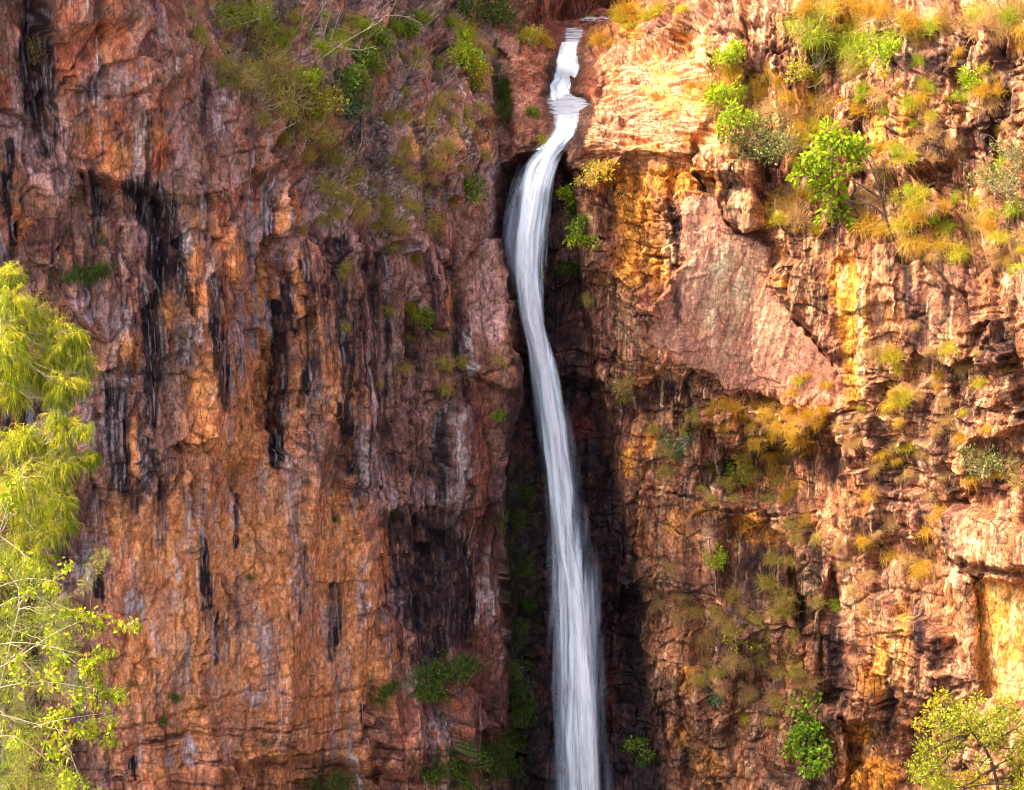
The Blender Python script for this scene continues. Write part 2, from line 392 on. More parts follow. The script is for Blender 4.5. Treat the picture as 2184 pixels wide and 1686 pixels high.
def blur(A, nx_, nz_):
    """rounds off the broken edges so that each one is several faces wide"""
    G = A.reshape(NZ, NX).astype(np.float32)
    for ax, cnt in ((1, nx_), (0, nz_)):
        for _ in range(cnt):
            p_ = np.concatenate([G[:1], G, G[-1:]], 0) if ax == 0 else np.concatenate([G[:, :1], G, G[:, -1:]], 1)
            G = (p_[:-2]+2*p_[1:-1]+p_[2:])/4 if ax == 0 else (p_[:, :-2]+2*p_[:, 1:-1]+p_[:, 2:])/4
    return G.ravel()
D = blur(D, 2, 1); push = blur(push, 3, 2)
D = D+rough*.07*(1-.6*slab)*(1-.5*smooth)*(.35+act2*.8)
fade = sstep(-75, -40, X)*(1-sstep(45, 75, X))
D *= fade
# line of sight of each point, used only to set the direction a step recedes in
rx, ry, rz = X-CAM[0], Y-CAM[1], ZR-CAM[2]; rl = np.sqrt(rx*rx+ry*ry+rz*rz)
X2 = X+NXv*D+push*rx/rl; Y2 = Y+NYv*D+push*ry/rl; Z2 = ZR+NZv*D+push*rz/rl
PA, PB = project(X2, Y2, Z2)
# ------------------------------------------------------------------ colours of the rock (iron stain, black varnish, painted-in shade, lichen, lime, moss)
MK = Marks(PA, PB, w1*.28+fine1*.9, w2*.40+fine2*1.2)
MS = Marks(PA, PB, fine1*.8+w1*.1, w2*.5)          # streaks keep their width, fray at the ends
def over(c, m, col):
    m = m[:, None]; return c*(1-m)+col*m
n1 = fbm(U*.35, Z*.22, 4, 90); n2 = fbm(U*1.1, Z*.55, 4, 95); n3 = fbm(U*2.6, Z*1.7, 3, 100)
sk1 = fbm(U*2.4, Z*.12, 3, 105); sk2 = fbm(U*5.0, Z*.22, 3, 110); sk3 = fbm(U*1.0, Z*.06, 3, 112)
C = np.zeros((len(X), 3), np.float32)
# left wall
maroon, brown, mauve, rust, ochre = lin(106,66,56), lin(164,110,84), lin(192,142,132), lin(212,116,58), lin(226,136,62)
lilac, pale, black, dkpur = lin(186,158,156), lin(228,208,200), lin(32,22,26), lin(72,42,46)
CL = np.zeros_like(C)+brown
CL = over(CL, sstep(-.15, .5, n1+.5*n2)*.8, mauve)
CL = over(CL, sstep(.0, .5, -n1+.6*n2+(r2-.5)*.5)*.75, maroon)
CL = over(CL, sstep(.05, .45, n2*.7+(r1-.5)*.8+sk3*.5)*.55, rust)
och = np.zeros(len(X), np.float32)
for x, y, rx_, ry_ in [(520,800,70,170),(440,930,90,150),(470,980,120,120),(400,1120,150,150),(600,1080,80,200),(700,1080,28,50),(560,1240,170,150),(330,1250,100,180),
    (380,1420,170,130),(700,1420,130,120),(540,1520,260,110),(650,1560,200,90),(300,1480,90,100),(780,1230,40,130),(800,1430,60,70),(350,660,40,50),(285,960,22,130),
    (640,600,22,80),(560,600,30,80),(720,830,60,130),(640,880,26,140),(740,950,22,110),(430,470,28,40),(600,470,30,50),(255,345,36,60),(330,330,36,70),(500,560,40,60),
    (960,660,16,60),(480,1120,90,120),(250,1130,50,100),(890,300,40,60),(820,1190,20,120),(1050,260,22,60),(1030,300,16,60),(640,640,30,60),(560,1000,90,120),(280,740,50,50),(420,560,24,70),(250,340,60,60),(330,310,40,80),(200,300,50,60),(620,440,50,60),(560,640,50,90),(420,640,50,70),(480,500,40,60),(660,700,40,100),(30,470,40,80),(240,80,70,60)]:
    och = np.maximum(och, MK.blob(x, y, rx_, ry_, .8))
och = np.maximum(och, MK.poly([(390,800),(560,700),(640,900),(640,1010),(760,1050),(800,1200),(830,1440),(780,1560),(830,1640),(760,1686),(230,1800),(220,1480),(240,1180),(330,1060),(400,1000)], 50)*.95)
ocore = MK.poly([(420,980),(560,940),(640,1040),(740,1180),(800,1440),(760,1640),(260,1700),(260,1250),(380,1100)], 60)
och2 = och*sstep(-.42, .12, n2+.5*n3+.3*sk1+och*.5+ocore*.5)
CL = over(CL, och2*.92, ochre*(.8+.5*sstep(-.3, .4, n3))[:, None])
CL = over(CL, och2*sstep(.0, .5, n1+n3*.5+(q2-.5)*.7)*.7, rust)
CL = over(CL, ocore*sstep(-.2, .4, n2*.6+n3*.5)*.6, lin(186,112,72)); CL = over(CL, ocore*sstep(.1, .4, n1*.7-n2*.5+sk1*.3)*.6, lin(176,126,98)); CL = over(CL, ocore*sstep(.1, .45, fbm(U*.7, Z*.9, 4, 320))*.6, lin(216,148,104))
CL = over(CL, sstep(1440, 1600, PB+w2*.5)*left*sstep(-.2, .3, fbm(U*.25, Z*1.6+U*.25, 4, 330))*.55, lin(160,92,66))
CL = over(CL, sstep(1460, 1580, PB)*left*sstep(.2, .38, fbm(U*.3, Z*3.2+U*.5, 4, 335))*.7, lin(70,40,34))
red = np.zeros(len(X), np.float32)
for x, y, rx_, ry_ in [(230,70,90,100),(160,130,60,110),(290,150,40,80),(200,320,70,100),(20,470,50,110),(10,180,30,130),(240,390,70,30),(350,280,50,120),(490,430,60,60),
    (20,60,40,60),(150,40,60,70),(260,230,60,60),(180,250,50,60),(60,430,40,60),(330,250,40,60),(340,340,40,50),(1000,1000,70,250),(1010,1250,60,250),(1000,1480,60,140),(560,430,50,60)]:
    red = np.maximum(red, MK.blob(x, y, rx_, ry_, .8))
CL = over(CL, red*sstep(-.4, .2, n2+.4*n3)*.85, lin(200,100,54))
CL = over(CL, MK.poly([(950,820),(1060,800),(1075,1700),(1000,1700),(960,1300)], 30)*.75, lin(84,46,38))
# vertical seep streaks, lilac and dark, all over the lower wall
lowerw = sstep(250, 520, PB)*left*(1-slope)*(1-.42*ocore)
clus = sstep(-.1, .35, fbm(U*.3, Z*.14, 3, 300)); clus2 = sstep(-.1, .35, fbm(U*.3+50, Z*.14, 3, 305))
CL = over(CL, lowerw*clus*sstep(.0, .34, sk1*.7+.5*n1+.3*n3)*.8, lilac*.75)
CL = over(CL, lowerw*clus2*sstep(.02, .3, sk1*.5+sk2*.5+.6*sk3-.3*och)*.8, dkpur)
CL = over(CL, left*(1-slope)*(1-.8*ocore)*sstep(.18, .42, n2*.8+sk3*.5-.3*och)*.6, dkpur*1.3)
CL = over(CL, left*clus*sstep(.22, .4, sk2*.7+sk1*.4-.1)*.6, pale*.8)
for x, y, rx_, ry_, k in [(245,920,34,120,.8),(290,1300,34,60,1.0),(462,1365,12,70,1.0),(705,1330,30,60,.7),(640,1230,34,130,.7),(775,1260,22,110,.7),(400,740,40,70,.7),
    (505,715,36,34,.8),(565,1370,26,70,.7),(405,1600,22,44,1.0),(364,1625,18,30,.9),(540,1480,36,30,.9),(375,1240,20,90,.6),(310,980,30,120,.6),(180,640,60,90,.55),(560,1020,14,60,.6),
    (400,520,18,60,.9),(180,200,20,90,.3),(215,400,10,50,.8),(500,1100,16,70,.8),(260,690,50,70,.5),(880,1450,24,40,.8),(940,1560,60,60,.6),(330,1360,20,60,.5),(470,240,60,100,.5),(900,420,60,50,.6),(1040,360,40,40,.7)]:
    m = MK.blob(x, y, rx_, ry_, .7)*k
    CL = over(CL, m*sstep(-.5, .15, n3+.4*sk2), lilac*(.75+.55*sstep(-.1, .5, n3+sk2*.6))[:, None])
sk4 = fbm(U*3.6, Z*.13, 4, 350, .6)
dark = np.zeros(len(X), np.float32)
def D_(pts, k=1.0, soft=.7):
    global dark
    dark = np.maximum(dark, MS.stroke([(a_, b_, c_*1.45) for a_, b_, c_ in pts], soft)*k)
D_([(300,440,30),(340,480,26),(335,560,24),(322,640,26),(330,760,26),(318,900,14)]); D_([(368,440,12),(374,560,20),(392,610,16),(410,670,10)]); D_([(458,600,16),(462,700,20),(474,790,16),(480,880,6)])
D_([(584,650,14),(600,740,22),(592,860,26),(586,985,20)]); D_([(240,835,26),(250,930,24),(264,1035,22)],.9); D_([(80,0,34),(78,120,44),(90,230,40),(100,320,26)],.85)
D_([(280,400,26),(330,420,30),(350,480,20)],1); D_([(190,380,26),(210,460,20),(200,520,12)],.7); D_([(310,240,14),(316,330,12),(316,420,10)],.8); D_([(438,180,12),(430,260,8)],.5)
D_([(650,520,12),(660,640,16),(670,760,14),(640,860,10)],.8); D_([(720,520,14),(726,660,20),(735,820,22),(745,1000,16)],.85); D_([(690,480,18),(780,560,14),(800,700,12)],.6)
D_([(830,560,14),(840,700,12)],.4); D_([(505,1060,8),(503,1170,4)],.8); D_([(430,1150,12),(438,1240,14),(442,1340,8)],.8); D_([(465,1310,4),(460,1420,4)],.9); D_([(710,1260,18),(715,1340,18),(705,1400,10)],.7)
D_([(20,300,14),(14,420,12),(30,520,10)],.8); D_([(120,560,12),(140,640,8)],.5); D_([(285,1620,10),(286,1660,6)],.8); D_([(650,1160,10),(640,1300,12)],.5); D_([(940,880,16),(945,1060,18)],.8)
D_([(330,960,10),(340,1060,8)],.6); D_([(610,600,14),(622,700,8)],.9); D_([(390,1040,14),(420,1120,10)],.5); D_([(790,1480,4),(790,1540,4)],.8); D_([(772,1500,6),(770,1545,5)],.8);D_([(205,1230,16),(212,1270,14)],.8)
bigd = MK.poly([(815,1095),(960,1080),(1005,1190),(1020,1340),(900,1450),(865,1420),(838,1300)], 32)
bigd = np.maximum(bigd, MK.poly([(680,500),(760,480),(830,560),(860,700),(840,860),(720,900),(690,700)], 60)*.6)
bigd = np.maximum(bigd, MK.poly([(860,560),(960,560),(1000,760),(960,1040),(760,1060),(740,880),(850,800)], 60)*.42)
bigd *= sstep(-.5, .2, sk2*.5+n2+.45)
dark = np.maximum(dark, bigd*.95)
gapn = sstep(.2, .5, sk2+.3*sk1)                 # white drips left between the black ones
CL = over(CL, sstep(.18, .78, dark+sk4*.6+n3*.2)*(1-.45*gapn*(1-.7*np.clip(bigd, 0, 1)))*.96*(.85+.2*sstep(-.2, .3, n2)), lin(40,26,32))
CL = over(CL, sstep(.4, .9, dark)*sstep(.24, .36, fbm(U*7, Z*.5, 3, 360))*.5*(1-.8*np.clip(bigd, 0, 1)), pale*.6)
# right wall
tan, pink, cream, gold, grey, umber = lin(186,128,90), lin(184,122,102), lin(232,198,154), lin(224,150,58), lin(108,88,86), lin(88,54,46)
CR_ = np.zeros_like(C)+tan
CR_ = over(CR_, sstep(-.3, .35, n1+.5*n2)*.75, pink)
CR_ = over(CR_, sstep(.0, .5, n2-.4*n1+(t2-.5)*.6)*.75, umber*1.4)
CR_ = over(CR_, sstep(.05, .5, n3*.6+sk1*.7+(s2-.5)*.5)*.6, cream)
CR_ = over(CR_, sstep(.22, .45, sk2*.8+n1*.5)*.55, grey)
CR_ = over(CR_, sstep(.1, .5, n2*.6-n1*.5+sk3*.6)*.35, lin(206,132,66))
varn = right*(1-slab)*(1-bed)
CR_ = over(CR_, varn*sstep(.02, .34, sk3*.6+n1*.5+.35*sk2+(tq1-.5)*.5*blk)*.58, lin(80,50,48))
CR_ = over(CR_, varn*sstep(.12, .36, sk1*.7-n1*.4+.3*n3)*.45, lin(146,98,88))
CR_ = over(CR_, varn*sstep(.25, .5, sk2*.7+sk1*.4+(tq2-.5)*.6*blk)*.6, cream)
gol = np.zeros(len(X), np.float32)
for x, y, rx_, ry_, k in [(1330,380,90,60,1),(1430,380,90,60,1),(1500,390,50,40,.9),(1350,460,70,110,.9),(1345,560,60,90,.9),(1800,600,46,80,1.7),(1818,690,40,110,1.7),(1818,800,30,100,1.6),(1602,1118,46,44,1.2),(1640,1150,50,40,.8),
    (2130,1320,60,90,1.1),(2135,1420,60,70,1.1),(2110,1260,50,40,.8),(1290,70,30,30,.8),(1345,20,40,30,.9),(1340,60,40,60,.9),(1900,1400,60,90,.6),(1860,1450,60,70,.7),(1925,1330,30,80,.6),(1836,1565,44,34,1.1),(1860,1650,90,60,1.1),
    (1870,290,24,80,.9),(1930,260,30,80,.7),(1480,130,60,100,.7),(1560,200,50,90,.6),(1470,1450,36,50,1),(1462,1570,44,50,.8),(1500,1630,60,60,.7),(1400,560,40,90,.6),(1640,470,14,34,1.3),(1662,540,18,20,1.1),(1672,600,20,24,1.0),
    (1535,290,70,60,.6),(1380,130,60,50,.6),(1700,220,50,60,.6),(1620,260,70,60,.5),(1660,1010,50,60,.5),(1600,1020,50,40,.5),(1500,1090,50,30,.6),(1445,1120,40,80,.5),(1340,980,24,60,.7),(1390,930,24,70,.6)]:
    gol = np.maximum(gol, MK.blob(x, y, rx_, ry_, .8)*k)
CR_ = over(CR_, np.clip(gol*sstep(-.5, .1, n3+.4*n2+gol*.4), 0, 1), gold*(.75+.5*sstep(-.4, .4, n2+n3))[:, None])
CR_ = over(CR_, np.clip(gol*1.4-.4, 0, 1)*.8, lin(232,164,70)*(.8+.4*sstep(-.4, .4, n3))[:, None])
CR_ = over(CR_, np.clip(gol, 0, 1)*sstep(.1, .4, -n3+.3*sk1)*.6, lin(196,100,36))
# the smooth slab with its slanting pale runs
sa = (PA+.38*PB)
diag = fbm(sa/26+fine1*.02, PB/420, 3, 120)
CS = np.zeros_like(C)+lin(198,142,120)
CS = over(CS, sstep(-.2, .4, n1+n3*.3)*.6, lin(176,120,106))
CS = over(CS, sstep(.05, .4, n2*.8-n3*.3)*.5, lin(206,146,110))
mid = MK.poly([(1480,480),(1600,520),(1700,660),(1690,780),(1540,780),(1480,640)], 60)
CS = over(CS, mid*sstep(.05, .32, diag+.2*n3)*.75, lin(230,196,158))
CS = over(CS, sstep(.02, .3, fbm(sa/13, PB/300, 3, 230)+n2*.35)*.45, lin(136,90,80))
CS = over(CS, mid*sstep(.12, .34, fbm(sa/10+9, PB/260, 3, 233)+n1*.4-n2*.3)*.55, lin(226,190,154))
for x, y, rx_, ry_ in [(1575,620,26,50),(1625,680,34,80),(1520,700,14,60),(1660,600,16,70),(1530,560,30,60)]:
    CS = over(CS, MK.blob(x, y, rx_, ry_, .7)*.8*sstep(-.5, .2, diag+n3), lin(238,216,180))
CR_ = CR_*(1-slab[:, None])+CS*slab[:, None]
for x, y, rx_, ry_, k in [(1834,640,11,150,1.4),(1836,790,12,90,1.4),(1795,590,18,40,.9),(1485,80,18,70,.9),(1500,130,16,60,.9),(1560,640,30,40,.6),(1430,520,34,60,.8),(1740,1260,10,80,.9),(2005,720,20,40,.5),(1700,300,60,50,.4),(1910,1380,20,90,.6),
    (2070,1150,60,50,.7),(1880,90,12,90,.6),(1850,300,14,60,.6),(2160,400,16,60,.6),(1350,160,80,50,.6),(1440,220,100,50,.5),(1560,120,30,60,.5),(1990,1010,40,50,.5),(1890,900,40,30,.6),(1740,1350,6,60,.6),(2085,1400,8,90,.8),(1480,320,60,30,.4)]:
    CR_ = over(CR_, MK.blob(x, y, rx_, ry_, .7)*k*sstep(-.45, .2, n3+.5*sk2), cream)
varn_shade = np.zeros(len(X), np.float32)  # dark varnish, and the shadow under ledges and in slots painted into the colour
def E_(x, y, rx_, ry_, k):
    global varn_shade
    varn_shade = np.maximum(varn_shade, MS.blob(x, y, rx_, ry_, .7)*k)
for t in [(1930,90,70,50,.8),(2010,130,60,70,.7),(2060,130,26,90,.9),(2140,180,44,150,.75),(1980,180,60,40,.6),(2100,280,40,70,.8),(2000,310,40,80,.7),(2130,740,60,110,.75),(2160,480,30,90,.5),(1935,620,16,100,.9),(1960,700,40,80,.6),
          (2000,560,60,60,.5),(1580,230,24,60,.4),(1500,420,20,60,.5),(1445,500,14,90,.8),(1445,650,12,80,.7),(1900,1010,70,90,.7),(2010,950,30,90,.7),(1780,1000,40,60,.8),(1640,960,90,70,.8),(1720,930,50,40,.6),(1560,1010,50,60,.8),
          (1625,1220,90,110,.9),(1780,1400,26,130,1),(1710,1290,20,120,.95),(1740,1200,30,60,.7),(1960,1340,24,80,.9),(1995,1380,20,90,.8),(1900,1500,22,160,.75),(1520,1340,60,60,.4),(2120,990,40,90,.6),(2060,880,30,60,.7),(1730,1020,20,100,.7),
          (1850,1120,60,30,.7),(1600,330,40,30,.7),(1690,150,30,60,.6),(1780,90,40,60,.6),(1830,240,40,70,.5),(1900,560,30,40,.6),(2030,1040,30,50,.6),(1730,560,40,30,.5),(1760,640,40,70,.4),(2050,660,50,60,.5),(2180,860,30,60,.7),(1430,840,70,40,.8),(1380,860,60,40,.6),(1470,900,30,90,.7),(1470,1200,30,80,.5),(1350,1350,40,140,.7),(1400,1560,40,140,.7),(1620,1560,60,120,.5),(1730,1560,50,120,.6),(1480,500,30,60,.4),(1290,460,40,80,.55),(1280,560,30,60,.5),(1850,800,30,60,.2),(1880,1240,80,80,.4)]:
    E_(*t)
CR_ = over(CR_, np.clip(varn_shade*1.2, 0, 1)*sstep(-.6, .05, n3*.6+sk2*.6+varn_shade*.4)*(1-.6*gapn), lin(58,42,44))
lowr = MK.poly([(1390,1050),(1500,1080),(1650,1330),(1790,1480),(1790,1800),(1440,1800),(1400,1500),(1380,1200)], 40)
CR_ = over(CR_, lowr*.55*sstep(-.4, .3, n2+n3), lin(150,102,74))
CR_ = over(CR_, lowr*sstep(.0, .4, n1-n3*.5)*.6, lin(104,84,78))
# flat-bedded pink rock beside the stream
CB = np.zeros_like(C)+lin(186,124,92)
CB = over(CB, sstep(-.1, .4, fbm(U*.9, Z*3.0, 4, 130))*.5, lin(226,184,144))
CB = over(CB, sstep(.05, .35, fbm(U*.8, Z*4.0, 4, 133))*.8, lin(132,76,62))
CB = over(CB, sstep(.0, .4, n2+.4*n1)*.5, lin(206,122,56))
CB = over(CB, sstep(.0, .25, fbm(U*.7, Z*9, 3, 340))*.6, lin(120,74,58)); CB = over(CB, sstep(.1, .3, fbm(U*.6+9, Z*11, 3, 343))*.7, lin(238,206,168))
CB = over(CB, (1-sstep(1190, 1240, PA+w1*.3))*.6, lin(164,96,76))
# green and grey thatch of roots and dead grass on the slope
CG = np.zeros_like(C)+lin(104,80,66)
CG = over(CG, sstep(-.1, .4, n2+n3*.4)*.8, lin(128,108,60))
CG = over(CG, sstep(.0, .4, fbm(U*1.4, Z*1.4, 4, 140))*.8, lin(140,96,86))
CG = over(CG, sstep(.2, .4, -n3)*.8, lin(62,44,44))
CG = over(CG, sstep(.28, .42, fbm(U*6, Z*6, 3, 150))*.7, lin(190,170,166))
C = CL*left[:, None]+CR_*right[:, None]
gb = MK.poly([(2072,1240),(2184,1248),(2400,1255),(2400,1500),(2092,1482),(2084,1380)], 8)
C = over(C, gb*.8, lin(218,164,88)); C = over(C, gb*sstep(-.1, .4, n2+.5*sk1)*.7, lin(232,204,148)); C = over(C, gb*sstep(.1, .5, -n2+n3*.4)*.6, lin(206,122,40))
CB = over(CB, sstep(1260, 1420, PA)*sstep(.05, .4, n1+n2*.5)*.5, lin(226,158,76))
CB = over(CB, np.maximum(MK.blob(1248,165,46,60), MK.blob(1260,200,40,26))*.85, lin(128,72,56))  # red-brown boulder beside the cascade, its shade painted in
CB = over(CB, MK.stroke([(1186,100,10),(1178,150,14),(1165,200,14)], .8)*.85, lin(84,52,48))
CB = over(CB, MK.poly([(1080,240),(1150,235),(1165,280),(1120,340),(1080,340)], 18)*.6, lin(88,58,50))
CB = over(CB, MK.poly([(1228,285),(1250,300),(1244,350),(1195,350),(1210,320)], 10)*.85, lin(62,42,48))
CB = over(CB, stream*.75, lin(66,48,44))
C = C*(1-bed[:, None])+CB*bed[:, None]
sl = slope*.8*sstep(-.45, .25, fbm(U*.7, Z*.35, 4, 160))
C = over(C, sl, 1.0)*1 if False else C*(1-sl[:, None])+CG*sl[:, None]
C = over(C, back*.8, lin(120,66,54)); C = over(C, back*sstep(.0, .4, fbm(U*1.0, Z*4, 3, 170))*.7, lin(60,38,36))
# the wet cleft
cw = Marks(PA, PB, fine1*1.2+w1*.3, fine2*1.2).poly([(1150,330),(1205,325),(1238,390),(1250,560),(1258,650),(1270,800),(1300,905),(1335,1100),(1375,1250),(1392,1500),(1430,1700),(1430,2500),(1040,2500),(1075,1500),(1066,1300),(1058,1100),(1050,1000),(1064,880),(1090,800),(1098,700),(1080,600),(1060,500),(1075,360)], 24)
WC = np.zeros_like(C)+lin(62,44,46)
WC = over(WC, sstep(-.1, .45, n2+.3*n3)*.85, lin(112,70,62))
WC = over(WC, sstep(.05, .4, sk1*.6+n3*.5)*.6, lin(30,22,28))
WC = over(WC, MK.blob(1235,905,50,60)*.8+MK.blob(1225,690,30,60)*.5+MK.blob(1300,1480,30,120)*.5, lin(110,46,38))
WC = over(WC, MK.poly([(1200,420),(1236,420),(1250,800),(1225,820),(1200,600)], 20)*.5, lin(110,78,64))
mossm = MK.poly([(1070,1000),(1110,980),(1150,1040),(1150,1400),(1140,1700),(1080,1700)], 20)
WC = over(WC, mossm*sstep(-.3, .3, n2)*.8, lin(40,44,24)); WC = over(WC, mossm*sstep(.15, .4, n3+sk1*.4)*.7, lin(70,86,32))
WC = over(WC, MK.poly([(1285,850),(1320,900),(1345,1100),(1385,1250),(1400,1500),(1430,1700),(1340,1700),(1310,1300),(1270,1000)], 26)*.75, lin(26,18,22))  # near-black band: shade of the cleft's right side put into the colour
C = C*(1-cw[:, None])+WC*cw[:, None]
# moss, ferns' soil
mos = np.zeros(len(X), np.float32)
for x, y, rx_, ry_ in [(930,1440,70,40),(900,1460,40,40),(985,1420,40,30),(1105,1500,26,50),(815,1475,34,22),(1000,1610,110,50),(930,1640,60,26),(1075,200,14,60),(1060,160,16,40),(700,1670,60,20),(370,1490,16,12),(185,582,60,16)]:
    mos = np.maximum(mos, MK.blob(x, y, rx_, ry_, .7))
C = over(C, mos*sstep(-.4, .1, n3)*.85, lin(58,84,22))
# pits and per-face tone
face = (r2-.5)*.5*left+(s2-.5)*.5*right+(r3-.5)*.35*left+(s3-.5)*.35*right
C *= (1+face*.55*(1-.7*slab))[:, None]
C *= (1+.34*rough)[:, None]
C = over(C, (1-slab*.8)*(1-cw)*sstep(.30, .55, fbm(U*3.2, Z*2.2, 3, 220))*.4*(1-.5*bed), lin(62,38,34))
crk = np.clip(c2*.5*left+k2*.3*right+c1*.4*left+k1*.3*right+kq1*.8*blk*right+kq2*.5*blk*right, 0, 1)*(1-slab)*(1-bed)
C = over(C, crk*.55, lin(44,30,30))
lum = (C*np.array([.3, .5, .2], np.float32)).sum(1)[:, None]; lw_ = (left*(1-cw))[:, None]
C = C*(1-lw_)+(lum*.13+C*.87)*1.2*lw_
C = C*(1-.0*lw_); rw_ = (right*(1-cw)*(1-slab*.6))[:, None]; C = C*(1-rw_)+C*np.array([1.04, .97, .90], np.float32)*rw_
C = np.clip(C, .004, .9)
wet = np.clip(cw+mossm*.3, 0, 1)

# rows added above: the plateau behind the rim
def rows(A): return A.reshape(NZ, NX)
VX, VY, VZ = rows(X2), rows(Y2), rows(Z2)
top = [(VX[-1], VY[-1]+4, VZ[-1]+1.5), (VX[-1]*1.3, VY[-1]+60, VZ[-1]+4), (VX[-1]*6, VY[-1]+900, VZ[-1]+30)]
VX = np.vstack([VX]+[t[0] for t in top]); VY = np.vstack([VY]+[t[1] for t in top]); VZ = np.vstack([VZ]+[t[2] for t in top])
C3 = rows(C[:, 0]), rows(C[:, 1]), rows(C[:, 2])
CC = np.stack([np.vstack([c]+[c[-1]]*3) for c in C3], -1)
WE = np.vstack([rows(wet)]+[rows(wet)[-1]]*3); NR = NZ+3
chip = np.clip((1-.45*left)*(1-.6*slab)*(1-.45*smooth)*(1-.6*bed)*(1-.35*ocore), 0, 1); CH = np.vstack([rows(chip)]+[rows(chip)[-1]]*3)

# ---- rock material
k = N('weathered_rock')
a = k.n('ShaderNodeAttribute', attribute_name='stain').outputs['Color']  # whole rock colour: real stains plus the painted shade
wa = k.n('ShaderNodeAttribute', attribute_name='wet').outputs['Fac']
tc = k.n('ShaderNodeTexCoord').outputs['Object']
g1 = k.n('ShaderNodeTexNoise', {'Vector': tc, 'Scale': 5.5, 'Detail': 6.0, 'Roughness': .75})
st = k.n('ShaderNodeMapping', {'Vector': tc, 'Scale': (9.0, 9.0, 1.6)}).outputs[0]
g2 = k.n('ShaderNodeTexNoise', {'Vector': st, 'Scale': 1.0, 'Detail': 5.0, 'Roughness': .65})
wv = k.n('ShaderNodeTexNoise', {'Vector': tc, 'Scale': 1.3, 'Detail': 4.0}).outputs['Color']
tw = k.n('ShaderNodeVectorMath', {0: tc, 1: k.n('ShaderNodeVectorMath', {0: wv, 'Scale': .55}, operation='SCALE').outputs[0]}, operation='ADD').outputs[0]
def chips(sc, w):
    """angular broken chips: tone of each chip, distance to its edge"""
    m = k.n('ShaderNodeMapping', {'Vector': tw, 'Scale': sc}).outputs[0]
    a_ = k.n('ShaderNodeTexVoronoi', {'Vector': m, 'Scale': 1.0}, feature='F1')
    b_ = k.n('ShaderNodeTexVoronoi', {'Vector': m, 'Scale': 1.0}, feature='DISTANCE_TO_EDGE').outputs['Distance']
    return k.n('ShaderNodeSeparateColor', {0: a_.outputs['Color']}).outputs[0], k.ramp(b_, [(0, 0.0), (w, 1.0)])
t1, e1_ = chips((1.5, 1.5, .8), .045); t2_, e2_ = chips((4.2, 4.2, 2.9), .07)
patch = k.ramp(k.n('ShaderNodeTexNoise', {'Vector': tc, 'Scale': .55, 'Detail': 3.0}).outputs[0], [(.42, 0.0), (.6, 1.0)])
v1 = k.ramp(g1.outputs[0], [(.28, .45), (.5, 1.0), (.7, 1.5)])
v2 = k.ramp(g2.outputs[0], [(.3, .66), (.5, 1.0), (.72, 1.3)])
c0_ = k.mix(1.0, a, v1, blend='MULTIPLY'); c1_ = k.mix(.8, c0_, v2, blend='MULTIPLY')
smo = k.n('ShaderNodeAttribute', attribute_name='chip').outputs['Fac']
c1_ = k.mix(smo, c1_, k.ramp(t1, [(0, .62), (1, 1.36)]), blend='MULTIPLY')
c1_ = k.mix(smo, c1_, k.ramp(t2_, [(0, .66), (1, 1.34)]), blend='MULTIPLY')
c1_ = k.mix(smo, c1_, k.ramp(e1_, [(0, .5), (1, 1.0)]), blend='MULTIPLY')
jm_ = k.n('ShaderNodeMapping', {'Vector': tw, 'Scale': (1.25, 1.25, .2)}).outputs[0]
jv = k.n('ShaderNodeTexVoronoi', {'Vector': jm_, 'Scale': 1.0}, feature='DISTANCE_TO_EDGE').outputs['Distance']
c1_ = k.mix(k.math('MULTIPLY', k.n('ShaderNodeAttribute', attribute_name='chip').outputs['Fac'], 1.5, True), c1_, k.ramp(jv, [(0.004, .3), (.035, 1.0)]), blend='MULTIPLY')
c2_ = k.mix(k.math('MULTIPLY', smo, patch), c1_, k.ramp(e2_, [(0, .5), (1, 1.0)]), blend='MULTIPLY')
g3 = k.n('ShaderNodeTexNoise', {'Vector': tc, 'Scale': 6.0, 'Detail': 4.0, 'Roughness': .75}).outputs[0]
vb = k.n('ShaderNodeTexVoronoi', {'Vector': k.n('ShaderNodeMapping', {'Vector': tc, 'Scale': (3.4, 3.4, 2.2)}).outputs[0], 'Scale': 1.0}, feature='F1')
bh = k.math('ADD', g3, k.math('MULTIPLY', smo, k.math('ADD', k.math('MULTIPLY', vb.outputs['Distance'], .5), k.n('ShaderNodeSeparateColor', {0: vb.outputs['Color']}).outputs[0])))
bm = k.n('ShaderNodeBump', {'Height': bh, 'Strength': .85, 'Distance': .13}).outputs[0]
ro = k.mix(wa, .93, .42, typ='FLOAT')
bs = k.n('ShaderNodeBsdfPrincipled', {'Base Color': c2_, 'Roughness': ro, 'Normal': bm, 'Specular IOR Level': .25})
ROCK = k.out(bs.outputs[0])

def block(name, c0, c1, label):
    sx, sy, sz = VX[:, c0:c1], VY[:, c0:c1], VZ[:, c0:c1]
    w = c1-c0
    V = np.stack([sx.ravel(), sy.ravel(), sz.ravel()], 1)
    i = np.arange(NR-1)[:, None]*w+np.arange(w-1)[None, :]
    F = np.stack([i.ravel(), i.ravel()+1, i.ravel()+1+w, i.ravel()+w], 1)
    col = np.concatenate([CC[:, c0:c1].reshape(-1, 3), np.ones((NR*w, 1))], 1)
    o = mesh_np(name, V, F, ROCK, smooth=False, attrs={'stain': ('FLOAT_COLOR', col), 'wet': ('FLOAT', WE[:, c0:c1].ravel()), 'chip': ('FLOAT', CH[:, c0:c1].ravel())})  # 'stain' holds the whole rock colour: real stains plus the painted shade
    return tag(o, label, kind='structure')
ic = int(np.searchsorted(xs, 1.9))
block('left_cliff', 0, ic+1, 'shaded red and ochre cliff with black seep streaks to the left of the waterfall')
block('right_cliff', ic, NX, 'sunlit tan and golden cliff with ledges of grass to the right of the waterfall')

